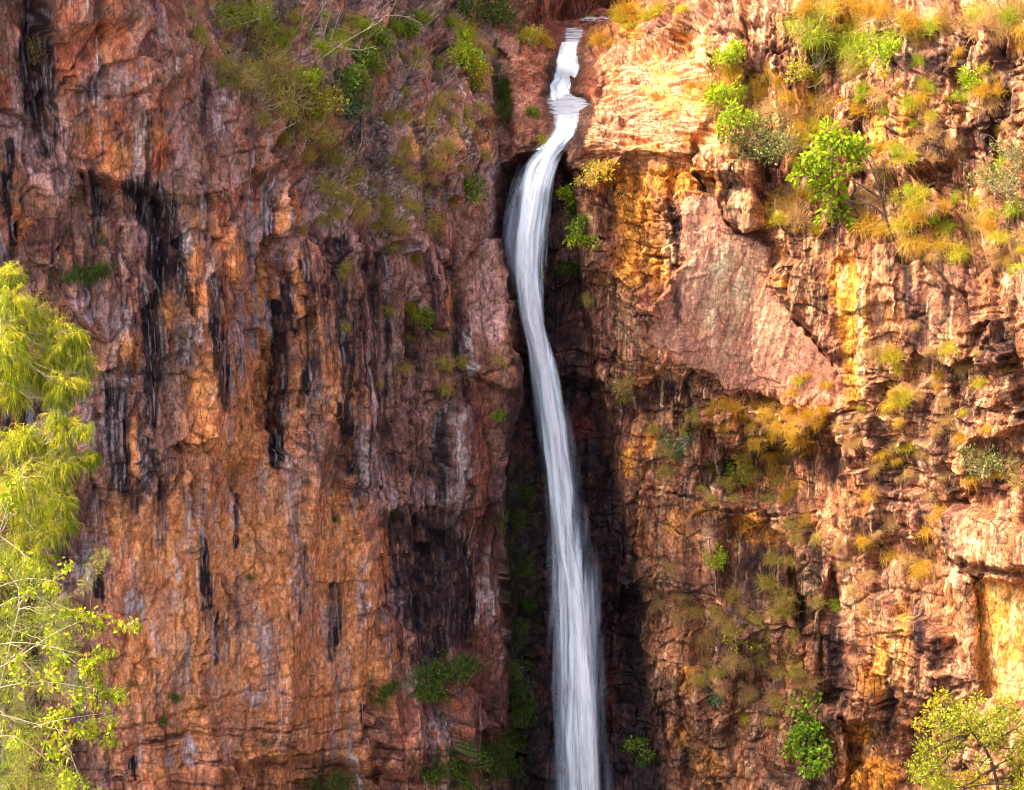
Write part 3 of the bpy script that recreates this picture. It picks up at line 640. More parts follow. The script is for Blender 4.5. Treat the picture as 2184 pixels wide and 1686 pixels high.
# ---- surface lookup for whatever grows on the rock
VPA, VPB = rows(PA), rows(PB)
_px, _py = PA, PB
_cell = {}
_q = 12
for idx in np.nonzero((PA > -200) & (PA < PW+200) & (PB > -260) & (PB < PH+150))[0][::3]:
    _cell.setdefault((int(PA[idx]//_q), int(PB[idx]//_q)), []).append(idx)
CAMD = rl
def surf(px, py):
    """the nearest rock seen at (px,py): point and outward normal"""
    best = None
    for r in (0, 1, 2, 3):
        for i in range(-r, r+1):
            for j in range(-r, r+1):
                for idx in _cell.get((int(px//_q)+i, int(py//_q)+j), ()):
                    d = (PA[idx]-px)**2+(PB[idx]-py)**2
                    sc = d+ (Y2[idx]+40)*4.0
                    if best is None or sc < best[0]: best = (sc, idx)
        if best is not None: break
    if best is None:
        p = at(px, py, 0); return p, np.array([0, -1, 0])
    i = best[1]
    return np.array([X2[i], Y2[i], Z2[i]]), np.array([NXv[i], NYv[i], NZv[i]])
# ------------------------------------------------------------------ water
def rock_at(px, py):
    Yv = 5.0
    for _ in range(40):
        p = at(px, py, Yv); Yv = .5*Yv+.5*float(bil(np.array([p[0]]), np.array([p[2]]), GM)[0])
    return Yv
def water_mat(name, col, lo, hi, streak, contrast=1.0, gain=1.0, along=.16):
    """thin falling water: see-through where the strands part, white where they bunch"""
    k = N(name)
    f = k.n('ShaderNodeAttribute', attribute_name='flow').outputs['Vector']
    sx = k.n('ShaderNodeSeparateXYZ', {0: f})
    m1 = k.n('ShaderNodeMapping', {'Vector': f, 'Scale': (streak, along, 1)}).outputs[0]
    t1 = k.n('ShaderNodeTexNoise', {'Vector': m1, 'Scale': 1.0, 'Detail': 5.0, 'Roughness': .62, 'Distortion': .35}).outputs[0]
    m2 = k.n('ShaderNodeMapping', {'Vector': f, 'Scale': (streak*.35, along*.56, 1)}).outputs[0]
    t2 = k.n('ShaderNodeTexNoise', {'Vector': m2, 'Scale': 1.0, 'Detail': 3.0}).outputs[0]
    sm = k.math('ADD', k.math('MULTIPLY', t1, .6), k.math('MULTIPLY', t2, .55))
    st = k.ramp(sm, [(.5-.12/contrast, lo), (.5+.16/contrast, hi)])
    e = k.math('ADD', sx.outputs[2], k.math('MULTIPLY', k.math('SUBTRACT', t1, .5), 2.7))     # edges fray along the strands
    ed = k.ramp(k.math('MULTIPLY', e, sx.outputs[2]), [(.06, 0.0), (1.05, 1.0)])
    a = k.math('MULTIPLY', k.math('MULTIPLY', ed, st), gain, clamp=True)
    d = k.n('ShaderNodeBsdfDiffuse', {'Color': (*col, 1)}).outputs[0]
    tr = k.n('ShaderNodeBsdfTranslucent', {'Color': (*col, 1)}).outputs[0]
    b = k.n('ShaderNodeMixShader', {0: .12, 1: d, 2: tr}).outputs[0]
    o = k.n('ShaderNodeMixShader', {0: a, 1: k.n('ShaderNodeBsdfTransparent').outputs[0], 2: b}).outputs[0]
    return k.out(o)
def ribbon(name, rows_, mat, parent=None, nu=40, bulge=.5, soft=.35, seed=0, dens=5, off=0.0, ends=(.0, .0)):
    """rows_: (py, x left, x right, Y, strength); a curved curtain of water"""
    rows_ = np.array(rows_, float)
    s = np.concatenate([[0], np.cumsum(np.abs(np.diff(rows_[:, 0]))+np.abs(np.diff(rows_[:, 3]))*4)])
    nv = max(8, int(s[-1]/dens)); tv = np.linspace(0, s[-1], nv)
    R_ = np.stack([np.interp(tv, s, rows_[:, i]) for i in range(5)], 1)
    for i in (1, 2, 3):                          # round off the corners of the noted outline
        kk = np.ones(5)/5; e = np.concatenate([[R_[0, i]]*2, R_[:, i], [R_[-1, i]]*2]); R_[:, i] = np.convolve(e, kk, 'valid')
    V = []; Fl = []
    uu = np.linspace(0, 1, nu); vl = 0; prev = None
    for r in range(nv):
        py, xl, xr, Yw, kx = R_[r]
        nz_ = perlin(np.array([tv[r]*.02]), np.array([seed+.5]), 3)[0]
        c = at((xl+xr)/2, py, Yw); vl += 0 if prev is None else float(np.linalg.norm(c-prev)); prev = c
        wv = (xr-xl)*.0267
        endf = min(1, (r/nv)/ends[0] if ends[0] else 1, (1-r/nv)/ends[1] if ends[1] else 1)
        fold = perlin(uu*wv*1.6+seed, np.full(nu, vl*.09+seed), 5)*.22+perlin(uu*wv*4+seed, np.full(nu, vl*.12), 6)*.08
        for j in range(nu):
            u = uu[j]
            p = at(xl+(xr-xl)*u, py, Yw-bulge*math.sin(math.pi*u)**.8-fold[j]-off)
            V.append(p)
            ef = min(1, u/soft, (1-u)/soft); ef = ef*ef*(3-2*ef)
            Fl.append((u*wv+seed, vl, ef*kx*endf))
    i = np.arange(nv-1)[:, None]*nu+np.arange(nu-1)[None, :]
    F = np.stack([i.ravel(), i.ravel()+1, i.ravel()+1+nu, i.ravel()+nu], 1)
    return mesh_np(name, V, F, mat, parent, attrs={'flow': ('FLOAT_VECTOR', Fl)})
WHITE = water_mat('white_water', (.85, .92, 1.0), .28, 1.0, 3.8, 1.15, 1.3)
CORE = water_mat('bunched_water', (.92, .95, 1.0), .0, 1.0, 2.6, 1.0, 1.2)
VEIL = water_mat('thin_spray', (.66, .76, .93), .3, 1.0, 2.0, .7, .62)
RILL = water_mat('stream_water', (.50, .52, .58), .3, 1.0, .8, 2.2, 1.3, 3.5)
fall = [(296,1172,1222,0,1),(312,1150,1214,0,1),(330,1128,1202,0,1),(350,1112,1192,0,1),(375,1104,1186,0,1),(400,1100,1181,0,1),(450,1096,1174,0,1),(500,1090,1168,0,1),(560,1084,1165,0,1),(600,1088,1161,0,1),
  (650,1096,1157,0,1),(700,1106,1162,0,1),(750,1116,1180,0,1),(800,1122,1198,0,1),(850,1130,1208,0,1),(900,1138,1214,0,1),(950,1144,1218,0,1),(1000,1153,1223,0,1),(1050,1158,1228,0,1),(1100,1161,1233,0,1),
  (1150,1163,1243,0,1),(1200,1164,1258,0,1),(1250,1164,1270,0,1),(1300,1166,1275,0,1),(1400,1168,1280,0,1),(1500,1170,1288,0,1),(1600,1172,1292,0,1),(1720,1178,1300,0,1),(1900,1185,1310,0,1),(2200,1190,1320,0,1)]
FY = [(296,7.6),(330,7.0),(350,6.3),(400,5.3),(500,4.7),(700,4.3),(1000,4.0),(1700,3.6),(2200,3.4)]
fy = lambda py: float(np.interp(py, [a for a, _ in FY], [b for _, b in FY]))
main = [(py, xl-5, xr+(10 if py > 340 else 5), fy(py), 1.0 if py < 1100 else .82) for py, xl, xr, _, _ in fall]
wf = ribbon('waterfall', main, WHITE, nu=56, bulge=.55, soft=.36, seed=1)
tag(wf, 'tall thin white waterfall dropping down the dark cleft between the two cliffs', kind='structure')
core = [(310,1165,1205),(340,1135,1192),(400,1118,1172),(500,1103,1152),(600,1098,1150),(680,1104,1148),(740,1122,1166),(800,1136,1184),(860,1142,1196),(920,1154,1206),(1000,1164,1212),(1080,1170,1218),(1180,1182,1238),(1260,1196,1262),(1340,1206,1270),(1450,1212,1278),(1560,1220,1286),(1720,1226,1294),(2200,1235,1310)]
ribbon('falling_strands', [(a, b, c, fy(a)-.35, 1) for a, b, c in core], CORE, wf, nu=40, bulge=.5, soft=.42, seed=9)
veil = [(350,1094,1150,.3),(400,1076,1150,.7),(450,1064,1150,1),(520,1054,1150,1),(570,1060,1150,1),(620,1080,1150,.6),(700,1104,1175,.4),(900,1125,1240,.6),(1100,1140,1275,.7),(1250,1138,1312,.8),(1450,1130,1326,.8),(1720,1130,1345,.8),(2200,1140,1340,.6)]
ribbon('spray', [(a, b, c, fy(a)+.5, d) for a, b, c, d in veil], VEIL, wf, nu=40, bulge=.2, soft=.4, seed=17)
def drape(name, rows_, mat, nu, off, seed, parent=None):
    """water sheet lying on the rock, following its steps"""
    rows_ = np.array(rows_, float); nv = int((rows_[-1, 0]-rows_[0, 0])/3); py = np.linspace(rows_[0, 0], rows_[-1, 0], nv)
    R_ = [np.interp(py, rows_[:, 0], rows_[:, i]) for i in (1, 2, 3)]
    xl = R_[0]+perlin(py*.09, py*0+seed, 3)*2; xr = R_[1]+perlin(py*.08, py*0+seed+9, 4)*2.5
    YY = np.array([[float(surf(xl[r]+(xr[r]-xl[r])*u, py[r])[0][1]) for u in np.linspace(.06, .94, 9)] for r in range(nv)])
    for _ in range(3): YY[1:-1] = np.minimum((YY[:-2]+2*YY[1:-1]+YY[2:])/4, YY[1:-1]+.1)
    for _ in range(2): YY[:, 1:-1] = (YY[:, :-2]+2*YY[:, 1:-1]+YY[:, 2:])/4
    V, Fl, vl, pv = [], [], 0, None
    for r in range(nv):
        w = (xr[r]-xl[r])*.0275; c = at((xl[r]+xr[r])/2, py[r], YY[r, 4]); vl += 0 if pv is None else float(np.linalg.norm(c-pv)); pv = c
        for u in np.linspace(0, 1, nu):
            V.append(at(xl[r]+(xr[r]-xl[r])*u, py[r], np.interp(u, np.linspace(0, 1, 9), YY[r])-off*math.sin(math.pi*min(max(u, .08), .92))))
            ef = min(1, u/.24, (1-u)/.24); Fl.append((u*w+seed, vl, ef*R_[2][r]))
    i = np.arange(nv-1)[:, None]*nu+np.arange(nu-1)[None, :]
    F = np.stack([i.ravel(), i.ravel()+1, i.ravel()+1+nu, i.ravel()+nu], 1)
    return mesh_np(name, V, F, mat, parent, attrs={'flow': ('FLOAT_VECTOR', Fl)})
c1w = drape('upper_cascade', [(90,1194,1240,1.2),(112,1188,1234,1.3),(130,1184,1236,1.3),(150,1181,1239,1.3),(170,1176,1232,1.3),(184,1166,1224,1.3),(198,1168,1220,1.3),(214,1170,1218,1)], WHITE, 26, .35, 23)
tag(c1w, 'short bright cascade pouring between boulders above the main drop', kind='structure')
p1 = drape('stream_pool', [(200,1168,1226,.9),(207,1156,1250,1),(216,1152,1272,1),(227,1156,1276,1),(238,1164,1264,1),(250,1172,1250,1),(264,1178,1240,1)], RILL, 34, .22, 29)
tag(p1, 'small foam-streaked pool on the rock shelf between the cascade and the falls', kind='structure')
c2w = drape('lower_cascade', [(246,1174,1246,.8),(262,1177,1240,1),(280,1174,1236,1),(292,1164,1232,1),(304,1148,1226,1),(320,1128,1216,1)], WHITE, 28, .5, 37)
tag(c2w, 'white water stepping down from the pool to the lip of the falls', kind='structure')
u1 = drape('upper_stream', [(60,1196,1254,.6),(76,1196,1252,.8),(86,1198,1244,.9),(98,1202,1238,1)], RILL, 22, .2, 41)
tag(u1, 'brownish stream sliding to the top of the upper cascade', kind='structure')
u2 = drape('far_stream', [(36,1240,1308,.8),(40,1228,1310,.9),(46,1222,1306,.6)], RILL, 30, .12, 43)
tag(u2, 'thin pale line of water on the far ledge at the top', kind='structure')
# ------------------------------------------------------------------ plants
def leaf_mat(name, stops, trans=.35, rough=.55):
    k = N(name)
    t = k.n('ShaderNodeAttribute', attribute_name='tone').outputs['Fac']
    c = k.ramp(t, [(p, tuple(lin(*q))) for p, q in stops])
    d = k.n('ShaderNodeBsdfPrincipled', {'Base Color': c, 'Roughness': rough, 'Specular IOR Level': .25}).outputs[0]
    tr = k.n('ShaderNodeBsdfTranslucent', {'Color': c}).outputs[0]
    return k.out(k.n('ShaderNodeMixShader', {0: trans, 1: d, 2: tr}).outputs[0])
GOLD = leaf_mat('golden_grass', [(0, (120, 92, 36)), (.5, (196, 150, 48)), (1, (226, 186, 66))])
STRAW = leaf_mat('straw_grass', [(0, (128, 98, 62)), (.5, (190, 150, 92)), (1, (220, 186, 128))])
OLIVE = leaf_mat('olive_grass', [(0, (110, 92, 42)), (.5, (172, 150, 66)), (1, (224, 202, 104))])
MOSSY = leaf_mat('mossy_leaf', [(0, (42, 60, 18)), (.5, (78, 108, 30)), (1, (128, 150, 52))])
LIME = leaf_mat('lime_leaf', [(0, (110, 136, 18)), (.5, (160, 184, 28)), (1, (204, 214, 60))], .42)
FEATH = leaf_mat('feathery_leaf', [(0, (104, 120, 24)), (.5, (156, 168, 36)), (1, (206, 206, 70))], .42)
WEEP = leaf_mat('weeping_leaf', [(0, (62, 84, 14)), (.4, (122, 142, 24)), (.7, (188, 186, 36)), (1, (226, 208, 60))], .4)
GREEN = leaf_mat('green_leaf', [(0, (66, 88, 26)), (.5, (112, 138, 40)), (1, (166, 184, 76))], .4)
GREY = leaf_mat('grey_green_leaf', [(0, (92, 96, 52)), (.5, (132, 136, 74)), (1, (176, 176, 110))])
BRIGHT = leaf_mat('bright_green_leaf', [(0, (84, 124, 26)), (.5, (136, 180, 40)), (1, (196, 222, 84))], .4)
TEAL = leaf_mat('blue_green_leaf', [(0, (40, 84, 52)), (.5, (70, 122, 78)), (1, (140, 172, 130))])
YLEAF = leaf_mat('yellow_green_leaf', [(0, (132, 124, 26)), (.5, (186, 172, 40)), (1, (222, 206, 80))], .42)
def bark(name, a, b):
    k = N(name)
    t = k.n('ShaderNodeTexNoise', {'Vector': k.n('ShaderNodeTexCoord').outputs['Object'], 'Scale': 9.0, 'Detail': 5.0}).outputs[0]
    return k.out(k.n('ShaderNodeBsdfPrincipled', {'Base Color': k.ramp(t, [(.35, tuple(lin(*a))), (.65, tuple(lin(*b)))]), 'Roughness': .9}).outputs[0])
BARKD = bark('dark_bark', (48, 34, 28), (92, 70, 56)); BARKP = bark('pale_bark', (150, 128, 108), (206, 188, 166)); BARKB = bark('brown_bark', (96, 76, 60), (146, 120, 96))
rnd = np.random.RandomState(5)
def unit(v): return v/(np.linalg.norm(v, axis=-1, keepdims=True)+1e-9)
def leaves(P, size, out=None, width=.45, droop=0.0, up=.3, seed=None):
    """folded pointed leaves at points P; returns vertices, faces, tone"""
    n = len(P); r = rnd
    d = unit(r.normal(size=(n, 3))+(0 if out is None else out*1.2)+np.array([0, 0, up-droop*2]))
    s = unit(np.cross(d, r.normal(size=(n, 3)))); nn_ = np.cross(s, d)
    L = (size*(.6+.8*r.rand(n)))[:, None]; W = L*width
    b = P; m1 = P+d*L*.45+s*W*.5+nn_*W*.15; m2 = P+d*L*.45-s*W*.5+nn_*W*.15; t = P+d*L-np.array([0, 0, 1])*L*droop*.5
    V = np.stack([b, m1, t, m2], 1).reshape(-1, 3)
    F = np.arange(4*n).reshape(n, 4)
    T = np.repeat(np.clip(r.normal(.5, .24, n), 0, 1), 4)
    return V, F, T
def strands(P, D, length, width, seg=3, grav=.5):
    """thin bending blades: start P, direction D"""
    n = len(P); r = rnd; L = length*(.6+.7*r.rand(n)); s = unit(np.cross(D, r.normal(size=(n, 3))))
    pos = P.copy(); d = D.copy(); rowsv = []
    for k in range(seg+1):
        w = width*(1-k/seg*.85)
        rowsv.append(pos+s*w*.5); rowsv.append(pos-s*w*.5)
        d = unit(d+np.array([0, 0, -grav/seg])*(1+k*.5)); pos = pos+d*(L/seg)[:, None]
    V = np.stack(rowsv, 1).reshape(-1, 3); m = 2*(seg+1)
    base = (np.arange(n)*m)[:, None]
    F = np.concatenate([base+np.array([2*k, 2*k+1, 2*k+3, 2*k+2]) for k in range(seg)], 0)
    T = np.repeat(np.clip(r.normal(.5, .25, n), 0, 1), m)
    return V, F, T
def join(parts):
    V, F, T, o = [], [], [], 0
    for v, f, t in parts:
        V.append(v); F.append(f+o); T.append(t); o += len(v)
    return np.concatenate(V), np.concatenate(F), np.concatenate(T)
def leafmesh(name, parts, mat, parent=None):
    V, F, T = join(parts)
    return mesh_np(name, V, F, mat, parent, smooth=False, attrs={'tone': ('FLOAT', T)})
def tubes(paths, k=5):
    """paths: list of (points (n,3), radii (n)); swept tapering limbs in one mesh"""
    V, F, o = [], [], 0
    for P, rd in paths:
        P = np.asarray(P, float); n = len(P)
        t = unit(np.gradient(P, axis=0)); ref = np.array([.3, .9, .2])
        a = unit(np.cross(t, ref)); b = np.cross(t, a)
        ang = np.arange(k)/k*2*math.pi
        ring = P[:, None]+(a[:, None]*np.cos(ang)[None, :, None]+b[:, None]*np.sin(ang)[None, :, None])*np.asarray(rd)[:, None, None]
        V.append(ring.reshape(-1, 3))
        for i in range(n-1):
            for j in range(k):
                F.append((o+i*k+j, o+i*k+(j+1) % k, o+(i+1)*k+(j+1) % k, o+(i+1)*k+j))
        o += n*k
    return np.concatenate(V), np.array(F)
def wig(a, b, n=7, amp=.1, sag=0.0):
    a, b = np.asarray(a, float), np.asarray(b, float); L = np.linalg.norm(b-a)
    t = np.linspace(0, 1, n)[:, None]
    j = rnd.normal(size=(n, 3))*amp*L*np.sin(math.pi*t); j[:, 2] -= sag*L*np.sin(math.pi*t[:, 0])
    kk = (np.roll(j, 1, 0)+j+np.roll(j, -1, 0))/3; kk[0] = 0; kk[-1] = 0
    return a+(b-a)*t+kk
def clumpcloud(cl, n, shell=.45):
    """points spread through overlapping clumps (x, y, z, r), thicker towards the clump surface; with outward directions"""
    cl = np.asarray(cl, float); w = cl[:, 3]**2.2; w /= w.sum()
    i = rnd.choice(len(cl), n, p=w)
    d = unit(rnd.normal(size=(n, 3))); r = (shell+(1-shell)*rnd.rand(n))**.6
    r *= 1+.25*rnd.normal(size=n)*.6
    return cl[i, :3]+d*(r*cl[i, 3])[:, None], d

# ---- small meshes shared by the many tufts
def tuft_mesh(nm, mat, n, L, spread, grav, width):
    P = rnd.normal(size=(n, 3))*np.array([.24, .24, .05]); P[:, 2] = np.abs(P[:, 2])
    a = rnd.rand(n)*2*math.pi; el = np.clip(rnd.normal(spread, .5, n), .05, 1.6)
    D = np.stack([np.cos(a)*np.sin(el), np.sin(a)*np.sin(el), np.cos(el)], 1)
    V, F, T = strands(P, unit(D), L, width, 3, grav)
    T = np.clip(T+(.15*(V[:, 2]/L)), 0, 1)
    o = leafmesh(nm, [(V, F, T)], mat); me = o.data; bpy.data.objects.remove(o); return me
TUFT = {k: [tuft_mesh('grass_tussock', m, 430, .85, .75+.2*v, .7+.5*v, .021) for v in range(3)] for k, m in (('gold', GOLD), ('straw', STRAW), ('olive', OLIVE), ('lime', FEATH), ('yel', YLEAF))}
def shrub_meshes(leafm, barkm, n, size, width=.5, droop=0, nb=9, fe=False):
    cl = [(rnd.normal()*.34, rnd.normal()*.34, .55+rnd.normal()*.24, .26+.16*rnd.rand()) for _ in range(9)]
    if fe:
        P, d = clumpcloud(cl, n, .1); part = strands(P, unit(d+np.array([0, 0, .6])+rnd.normal(size=(n, 3))*.4), size*2.2, size*.16, 3, .8)
    else:
        P, d = clumpcloud(cl, n, .2); part = leaves(P, size, d, width, droop)
    o = leafmesh('foliage', [part], leafm); f = o.data; bpy.data.objects.remove(o)
    pth = []
    for c in cl:
        q = wig((rnd.normal()*.03, rnd.normal()*.03, -.05), c[:3], 6, .12); pth.append((q, np.linspace(.028, .010, 6)))
        for _ in range(3):
            e = np.array(c[:3])+rnd.normal(size=3)*c[3]*.8; pth.append((wig(q[3+rnd.randint(2)], e, 5, .12), np.linspace(.010, .004, 5)))
    V, F = tubes(pth, 4); o = mesh_np('stems', V, F, barkm); sme = o.data; bpy.data.objects.remove(o)
    return f, sme
SHRUB = {'green': [shrub_meshes(GREEN, BARKB, 620, .16) for _ in range(2)], 'lime': [shrub_meshes(LIME, BARKB, 620, .17) for _ in range(2)], 'grey': [shrub_meshes(GREY, BARKP, 760, .11) for _ in range(2)],
         'olive': [shrub_meshes(OLIVE, BARKP, 700, .13, fe=True) for _ in range(2)], 'feath': [shrub_meshes(FEATH, BARKP, 700, .14, fe=True) for _ in range(2)], 'teal': [shrub_meshes(TEAL, BARKP, 480, .13) for _ in range(1)],
         'yel': [shrub_meshes(YLEAF, BARKP, 560, .14) for _ in range(2)], 'moss': [shrub_meshes(MOSSY, BARKD, 700, .12, .35, .2) for _ in range(2)], 'gold': [shrub_meshes(GOLD, BARKP, 600, .14, fe=True) for _ in range(2)]}
PXM = lambda Yv: (Yv-CAM[1])/math.cos(PITCH)/FPX      # metres per reading-grid pixel at that depth
def lean(o, nrm, k):
    v = Vector((nrm[0]*k, nrm[1]*k, 1)).normalized()
    q = v.to_track_quat('Z', 'Y'); e = (q.to_matrix() @ Matrix.Rotation(rnd.rand()*6.28, 3, 'Z')).to_euler(); o.rotation_euler = e
_tufts = []
def tussock(px, py, r, kind, label, group):
    """one clump of grass rooted in the rock at (px, py); r = its reach in reading-grid pixels"""
    p, nrm = surf(px, py+r*.5); s = r*PXM(p[1])*1.4
    v = Vector((nrm[0]*.7, nrm[1]*.7, 1)).normalized()
    rot = (v.to_track_quat('Z', 'Y').to_matrix() @ Matrix.Rotation(rnd.rand()*6.28, 3, 'Z'))
    _tufts.append((r, Vector(p+nrm*.02), rot, (s*(.9+.3*rnd.rand()), s*(.9+.3*rnd.rand()), s*(.9+.25*rnd.rand())), kind, rnd.randint(3), label, group))
def plant_tussocks(limit=298):
    """the largest clumps are objects of their own; the small rest is one thin cover of grass"""
    _tufts.sort(key=lambda t: -t[0])
    for r, p, rot, sc, kind, v, label, group in _tufts[:limit]:
        o = bpy.data.objects.new('grass_tussock', TUFT[kind][v]); COL.objects.link(o)
        o.location = p; o.scale = sc; o.rotation_euler = rot.to_euler(); tag(o, label, 'grass tussock', group)
    kinds = list(TUFT); parts = []; mi = []
    for r, p, rot, sc, kind, v, label, group in _tufts[limit:]:
        me = TUFT[kind][v]; n = len(me.vertices); V = np.empty(n*3, np.float32); me.vertices.foreach_get('co', V)
        F = np.empty(len(me.polygons)*4, np.int32); me.loops.foreach_get('vertex_index', F)
        T = np.empty(n, np.float32); me.attributes['tone'].data.foreach_get('value', T)
        V = V.reshape(-1, 3)*np.array(sc) @ np.array(rot).T+np.array(p)
        parts.append((V, F.reshape(-1, 4), T)); mi += [kinds.index(kind)]*len(me.polygons)
    V, F, T = join(parts)
    o = mesh_np('grass_cover', V, F, None, smooth=False, attrs={'tone': ('FLOAT', T)}, mats=[TUFT[k_][0].materials[0] for k_ in kinds], mi=mi)
    tag(o, 'thin scattered tufts of dry grass between the larger tussocks on both cliffs', kind='stuff')
def shrub(px, py, r, kind, label, group=None, name='shrub', cat='shrub', hang=0.0, tall=1.0):
    """shrub whose crown is centred at (px, py) with half width r"""
    p, nrm = surf(px, py+r*.8)
    m = SHRUB[kind]; f, sm = m[rnd.randint(len(m))]
    e = empty(name, p-nrm*.05); s = r*PXM(p[1])*1.85
    e.scale = (s, s, s*tall); lean(e, nrm, .6+hang)
    for nm, me in (('stems', sm), ('foliage', f)):
        c = bpy.data.objects.new(nm, me); COL.objects.link(c); c.parent = e
    return tag(e, label, cat, group)
# ------------------------------------------------------------------ grass and shrubs where the photograph shows them
def T_(lst, kind, label, group):
    for t in lst:
        tussock(t[0], t[1], t[2] if len(t) > 2 else 22, t[3] if len(t) > 3 else kind, label, group)
G1 = 'grass on the overgrown slope'
T_([(430,66,24),(470,125,27),(505,165,27),(545,135,25),(590,175,27),(612,225,25),(560,240,25),(604,285,25),(640,255,24),(682,228,22),(652,322,24),(692,305,24),(600,120,20),(560,90,20)],
   'olive', 'olive feathery grass tussock on the leafy shoulder above the mauve rock face', G1)
T_([(722,335,24),(762,352,22),(702,392,27),(742,402,27),(766,434,27),(792,412,24),(822,434,24),(842,505,27),(822,465,24),(882,424,22),(860,470,22),(800,470,19),(720,440,20),(740,560,17),(880,540,19),(920,470,19)],
   'olive', 'dull olive tussock hanging from the lower edge of the overgrown slope', G1)
T_([(872,300,25),(862,235,25),(832,245,20),(884,362,24),(912,255,24),(932,205,24),(962,235,24),(952,305,24),(982,345,20),(930,340,20),(1000,260,19),(850,330,17),(905,400,17),(1030,380,16),(965,420,16)],
   'olive', 'olive tussock growing in the furrows of the steep slope beside the dark cleft', G1)
T_([(900,30,30),(960,34,30),(842,36,30),(782,36,30),(722,64,30),(645,60,30),(604,90,26),(672,135,28),(692,86,26),(932,125,26),(884,100,26),(992,64,28),(1012,165,24),(1035,95,22),(1022,120,22)],
   'lime', 'yellow-green tussock along the top of the overgrown slope', G1)
T_([(640,480,18,'olive'),(735,575,16),(690,455,20)], 'olive', 'small olive tuft at the head of the dark streaks', G1)
T_([(882,640,24,'yel'),(895,660,22,'lime'),(830,650,18),(870,710,18),(940,700,18),(955,760,26),(985,770,18),(1070,760,18),(950,820,20),(860,780,16),(800,810,16),(740,690,14)], 'olive', 'thin olive tuft clinging to the dark furrowed wall left of the falls', 'tufts on the left wall')
G2 = 'golden tussocks below the slab'
T_([(1532,852,21),(1562,862,23),(1547,892,21),(1582,884,18),(1642,842,20),(1632,872,21),(1662,892,25),(1692,902,25),(1692,862,23),(1722,882,23),(1702,932,25),(1742,892,21),(1652,922,21),(1520,872,16),(1610,860,16),(1600,905,16),(1756,870,16)],
   'gold', 'bright golden grass tussock on the ledge under the smooth pink slab', G2)
T_([(1642,955,22),(1612,935,22),(1702,800,18,'yel'),(1692,825,20),(1762,808,16),(1722,790,14),(1680,960,18),(1715,955,18),(1650,985,18)], 'gold', 'smaller golden tuft above or below the grassy ledge under the slab', G2)
G3 = 'tussocks on the broken cliff'
T_([(1852,735,22),(1902,745,28,'yel'),(2022,725,26,'yel'),(2062,765,24),(1922,838,28,'yel'),(1897,850,26,'gold'),(2000,800,18),(1980,740,18),(1950,690,14),(2020,850,18)], 'straw', 'yellow tussock on the grey-pink blocks right of the golden streak', G3)
T_([(1882,950,26,'gold'),(1842,875,24),(1997,902,22),(1822,935,22),(2022,885,20),(2072,1005,22,'gold'),(1860,985,22),(1792,900,20),(1942,1000,16),(2040,930,18),(1910,940,18),(2090,950,18)], 'straw', 'pale yellow tussock on the stepped rocks in the middle of the right cliff', G3)
T_([(1992,1082,26,'gold'),(1972,1112,28,'gold'),(1902,1105,20),(1842,1142,24,'gold'),(1902,1168,28,'gold'),(1962,1198,34,'gold'),(1932,1178,26),(1822,1252,20),(1852,1215,22),(1870,1130,18),(1790,1150,18),(1800,1195,16),(1845,1290,18),(1990,1150,18),(1720,1100,18,'gold')], 'straw', 'golden tussock on the crag beside the overhanging block', G3)
T_([(1702,1132,22),(1690,1112,22),(1652,1182,24),(1642,1232,28),(1742,1272,20),(1672,1255,28),(1662,1292,26),(1562,1262,20),(1602,1312,26),(1642,1335,24),(1562,1332,24),(1702,1402,24),(1722,1442,26,'straw'),(1700,1345,22),(1610,1360,20),(1660,1420,22),(1620,1400,22),(1530,1290,20),(1690,1180,20),(1740,1140,18),(1680,1050,20,'gold'),(1700,1020,20,'gold'),(1660,1015,18)],
   'olive', 'dull olive tussock down the shadowed gully in the right cliff', 'tussocks in the gully')
T_([(1562,1002,26),(1602,992,24),(1642,1045,24),(1542,1022,22),(1440,952,22),(1482,872,24),(1515,985,22),(1460,905,20),(1395,905,18),(1560,1065,20),(1420,1000,18),(1590,960,18),(1330,830,18),(1490,1040,16),(1520,1060,16)],
   'olive', 'olive-brown tussock on the half-shaded rocks below the smooth slab', 'tussocks in the gully')
T_([(1410,1270,24),(1450,1255,22),(1480,1300,22),(1520,1350,24),(1560,1400,22),(1450,1310,20),(1500,1400,20),(1430,1200,18),(1600,1470,22),(1650,1480,20),(1700,1500,20),(1480,1350,20),(1540,1310,20),(1580,1290,20)],
   'straw', 'dry brown tussock on the thatched hump right of the falls', 'tussocks in the gully')
G4 = 'grass on the upper right rim'
T_([(1802,22,34),(1842,62,34,'lime'),(1862,12,34),(1782,6,30),(1832,28,28),(1752,10,30,'lime'),(1722,8,28),(1700,34,30,'lime'),(1742,64,34,'lime'),(1765,40,26),(1890,18,26),(1902,60,24,'straw'),(1950,50,30,'olive'),(1982,42,26,'lime'),(1930,24,22),(2062,32,24,'straw'),(2092,12,34,'lime'),(2150,22,30,'lime'),(2120,30,24,'straw'),(2010,20,24,'straw'),(1955,80,20,'straw'),(2040,100,16,'gold')],
   'gold', 'golden-green grass tussock along the top rim at the upper right', G4)
G5 = 'tussocks among the dark blocks'
T_([(1962,192,24,'gold'),(1942,208,22,'lime'),(1872,192,26),(1832,222,24,'gold'),(1792,202,24,'gold'),(1862,312,24),(1882,352,24),(1840,180,20,'lime'),(1890,225,18,'lime'),(1920,240,16),(2040,140,16,'gold'),(1980,180,18,'lime'),(2085,230,14),(2030,300,18),(1990,330,18),(2100,350,18),(1900,300,20,'gold'),(1930,330,16),(1960,290,14),(2150,260,16),(2060,200,14,'lime'),(1990,250,14)],
   'straw', 'yellow tussock among the dark square blocks of the upper right cliff', G5)
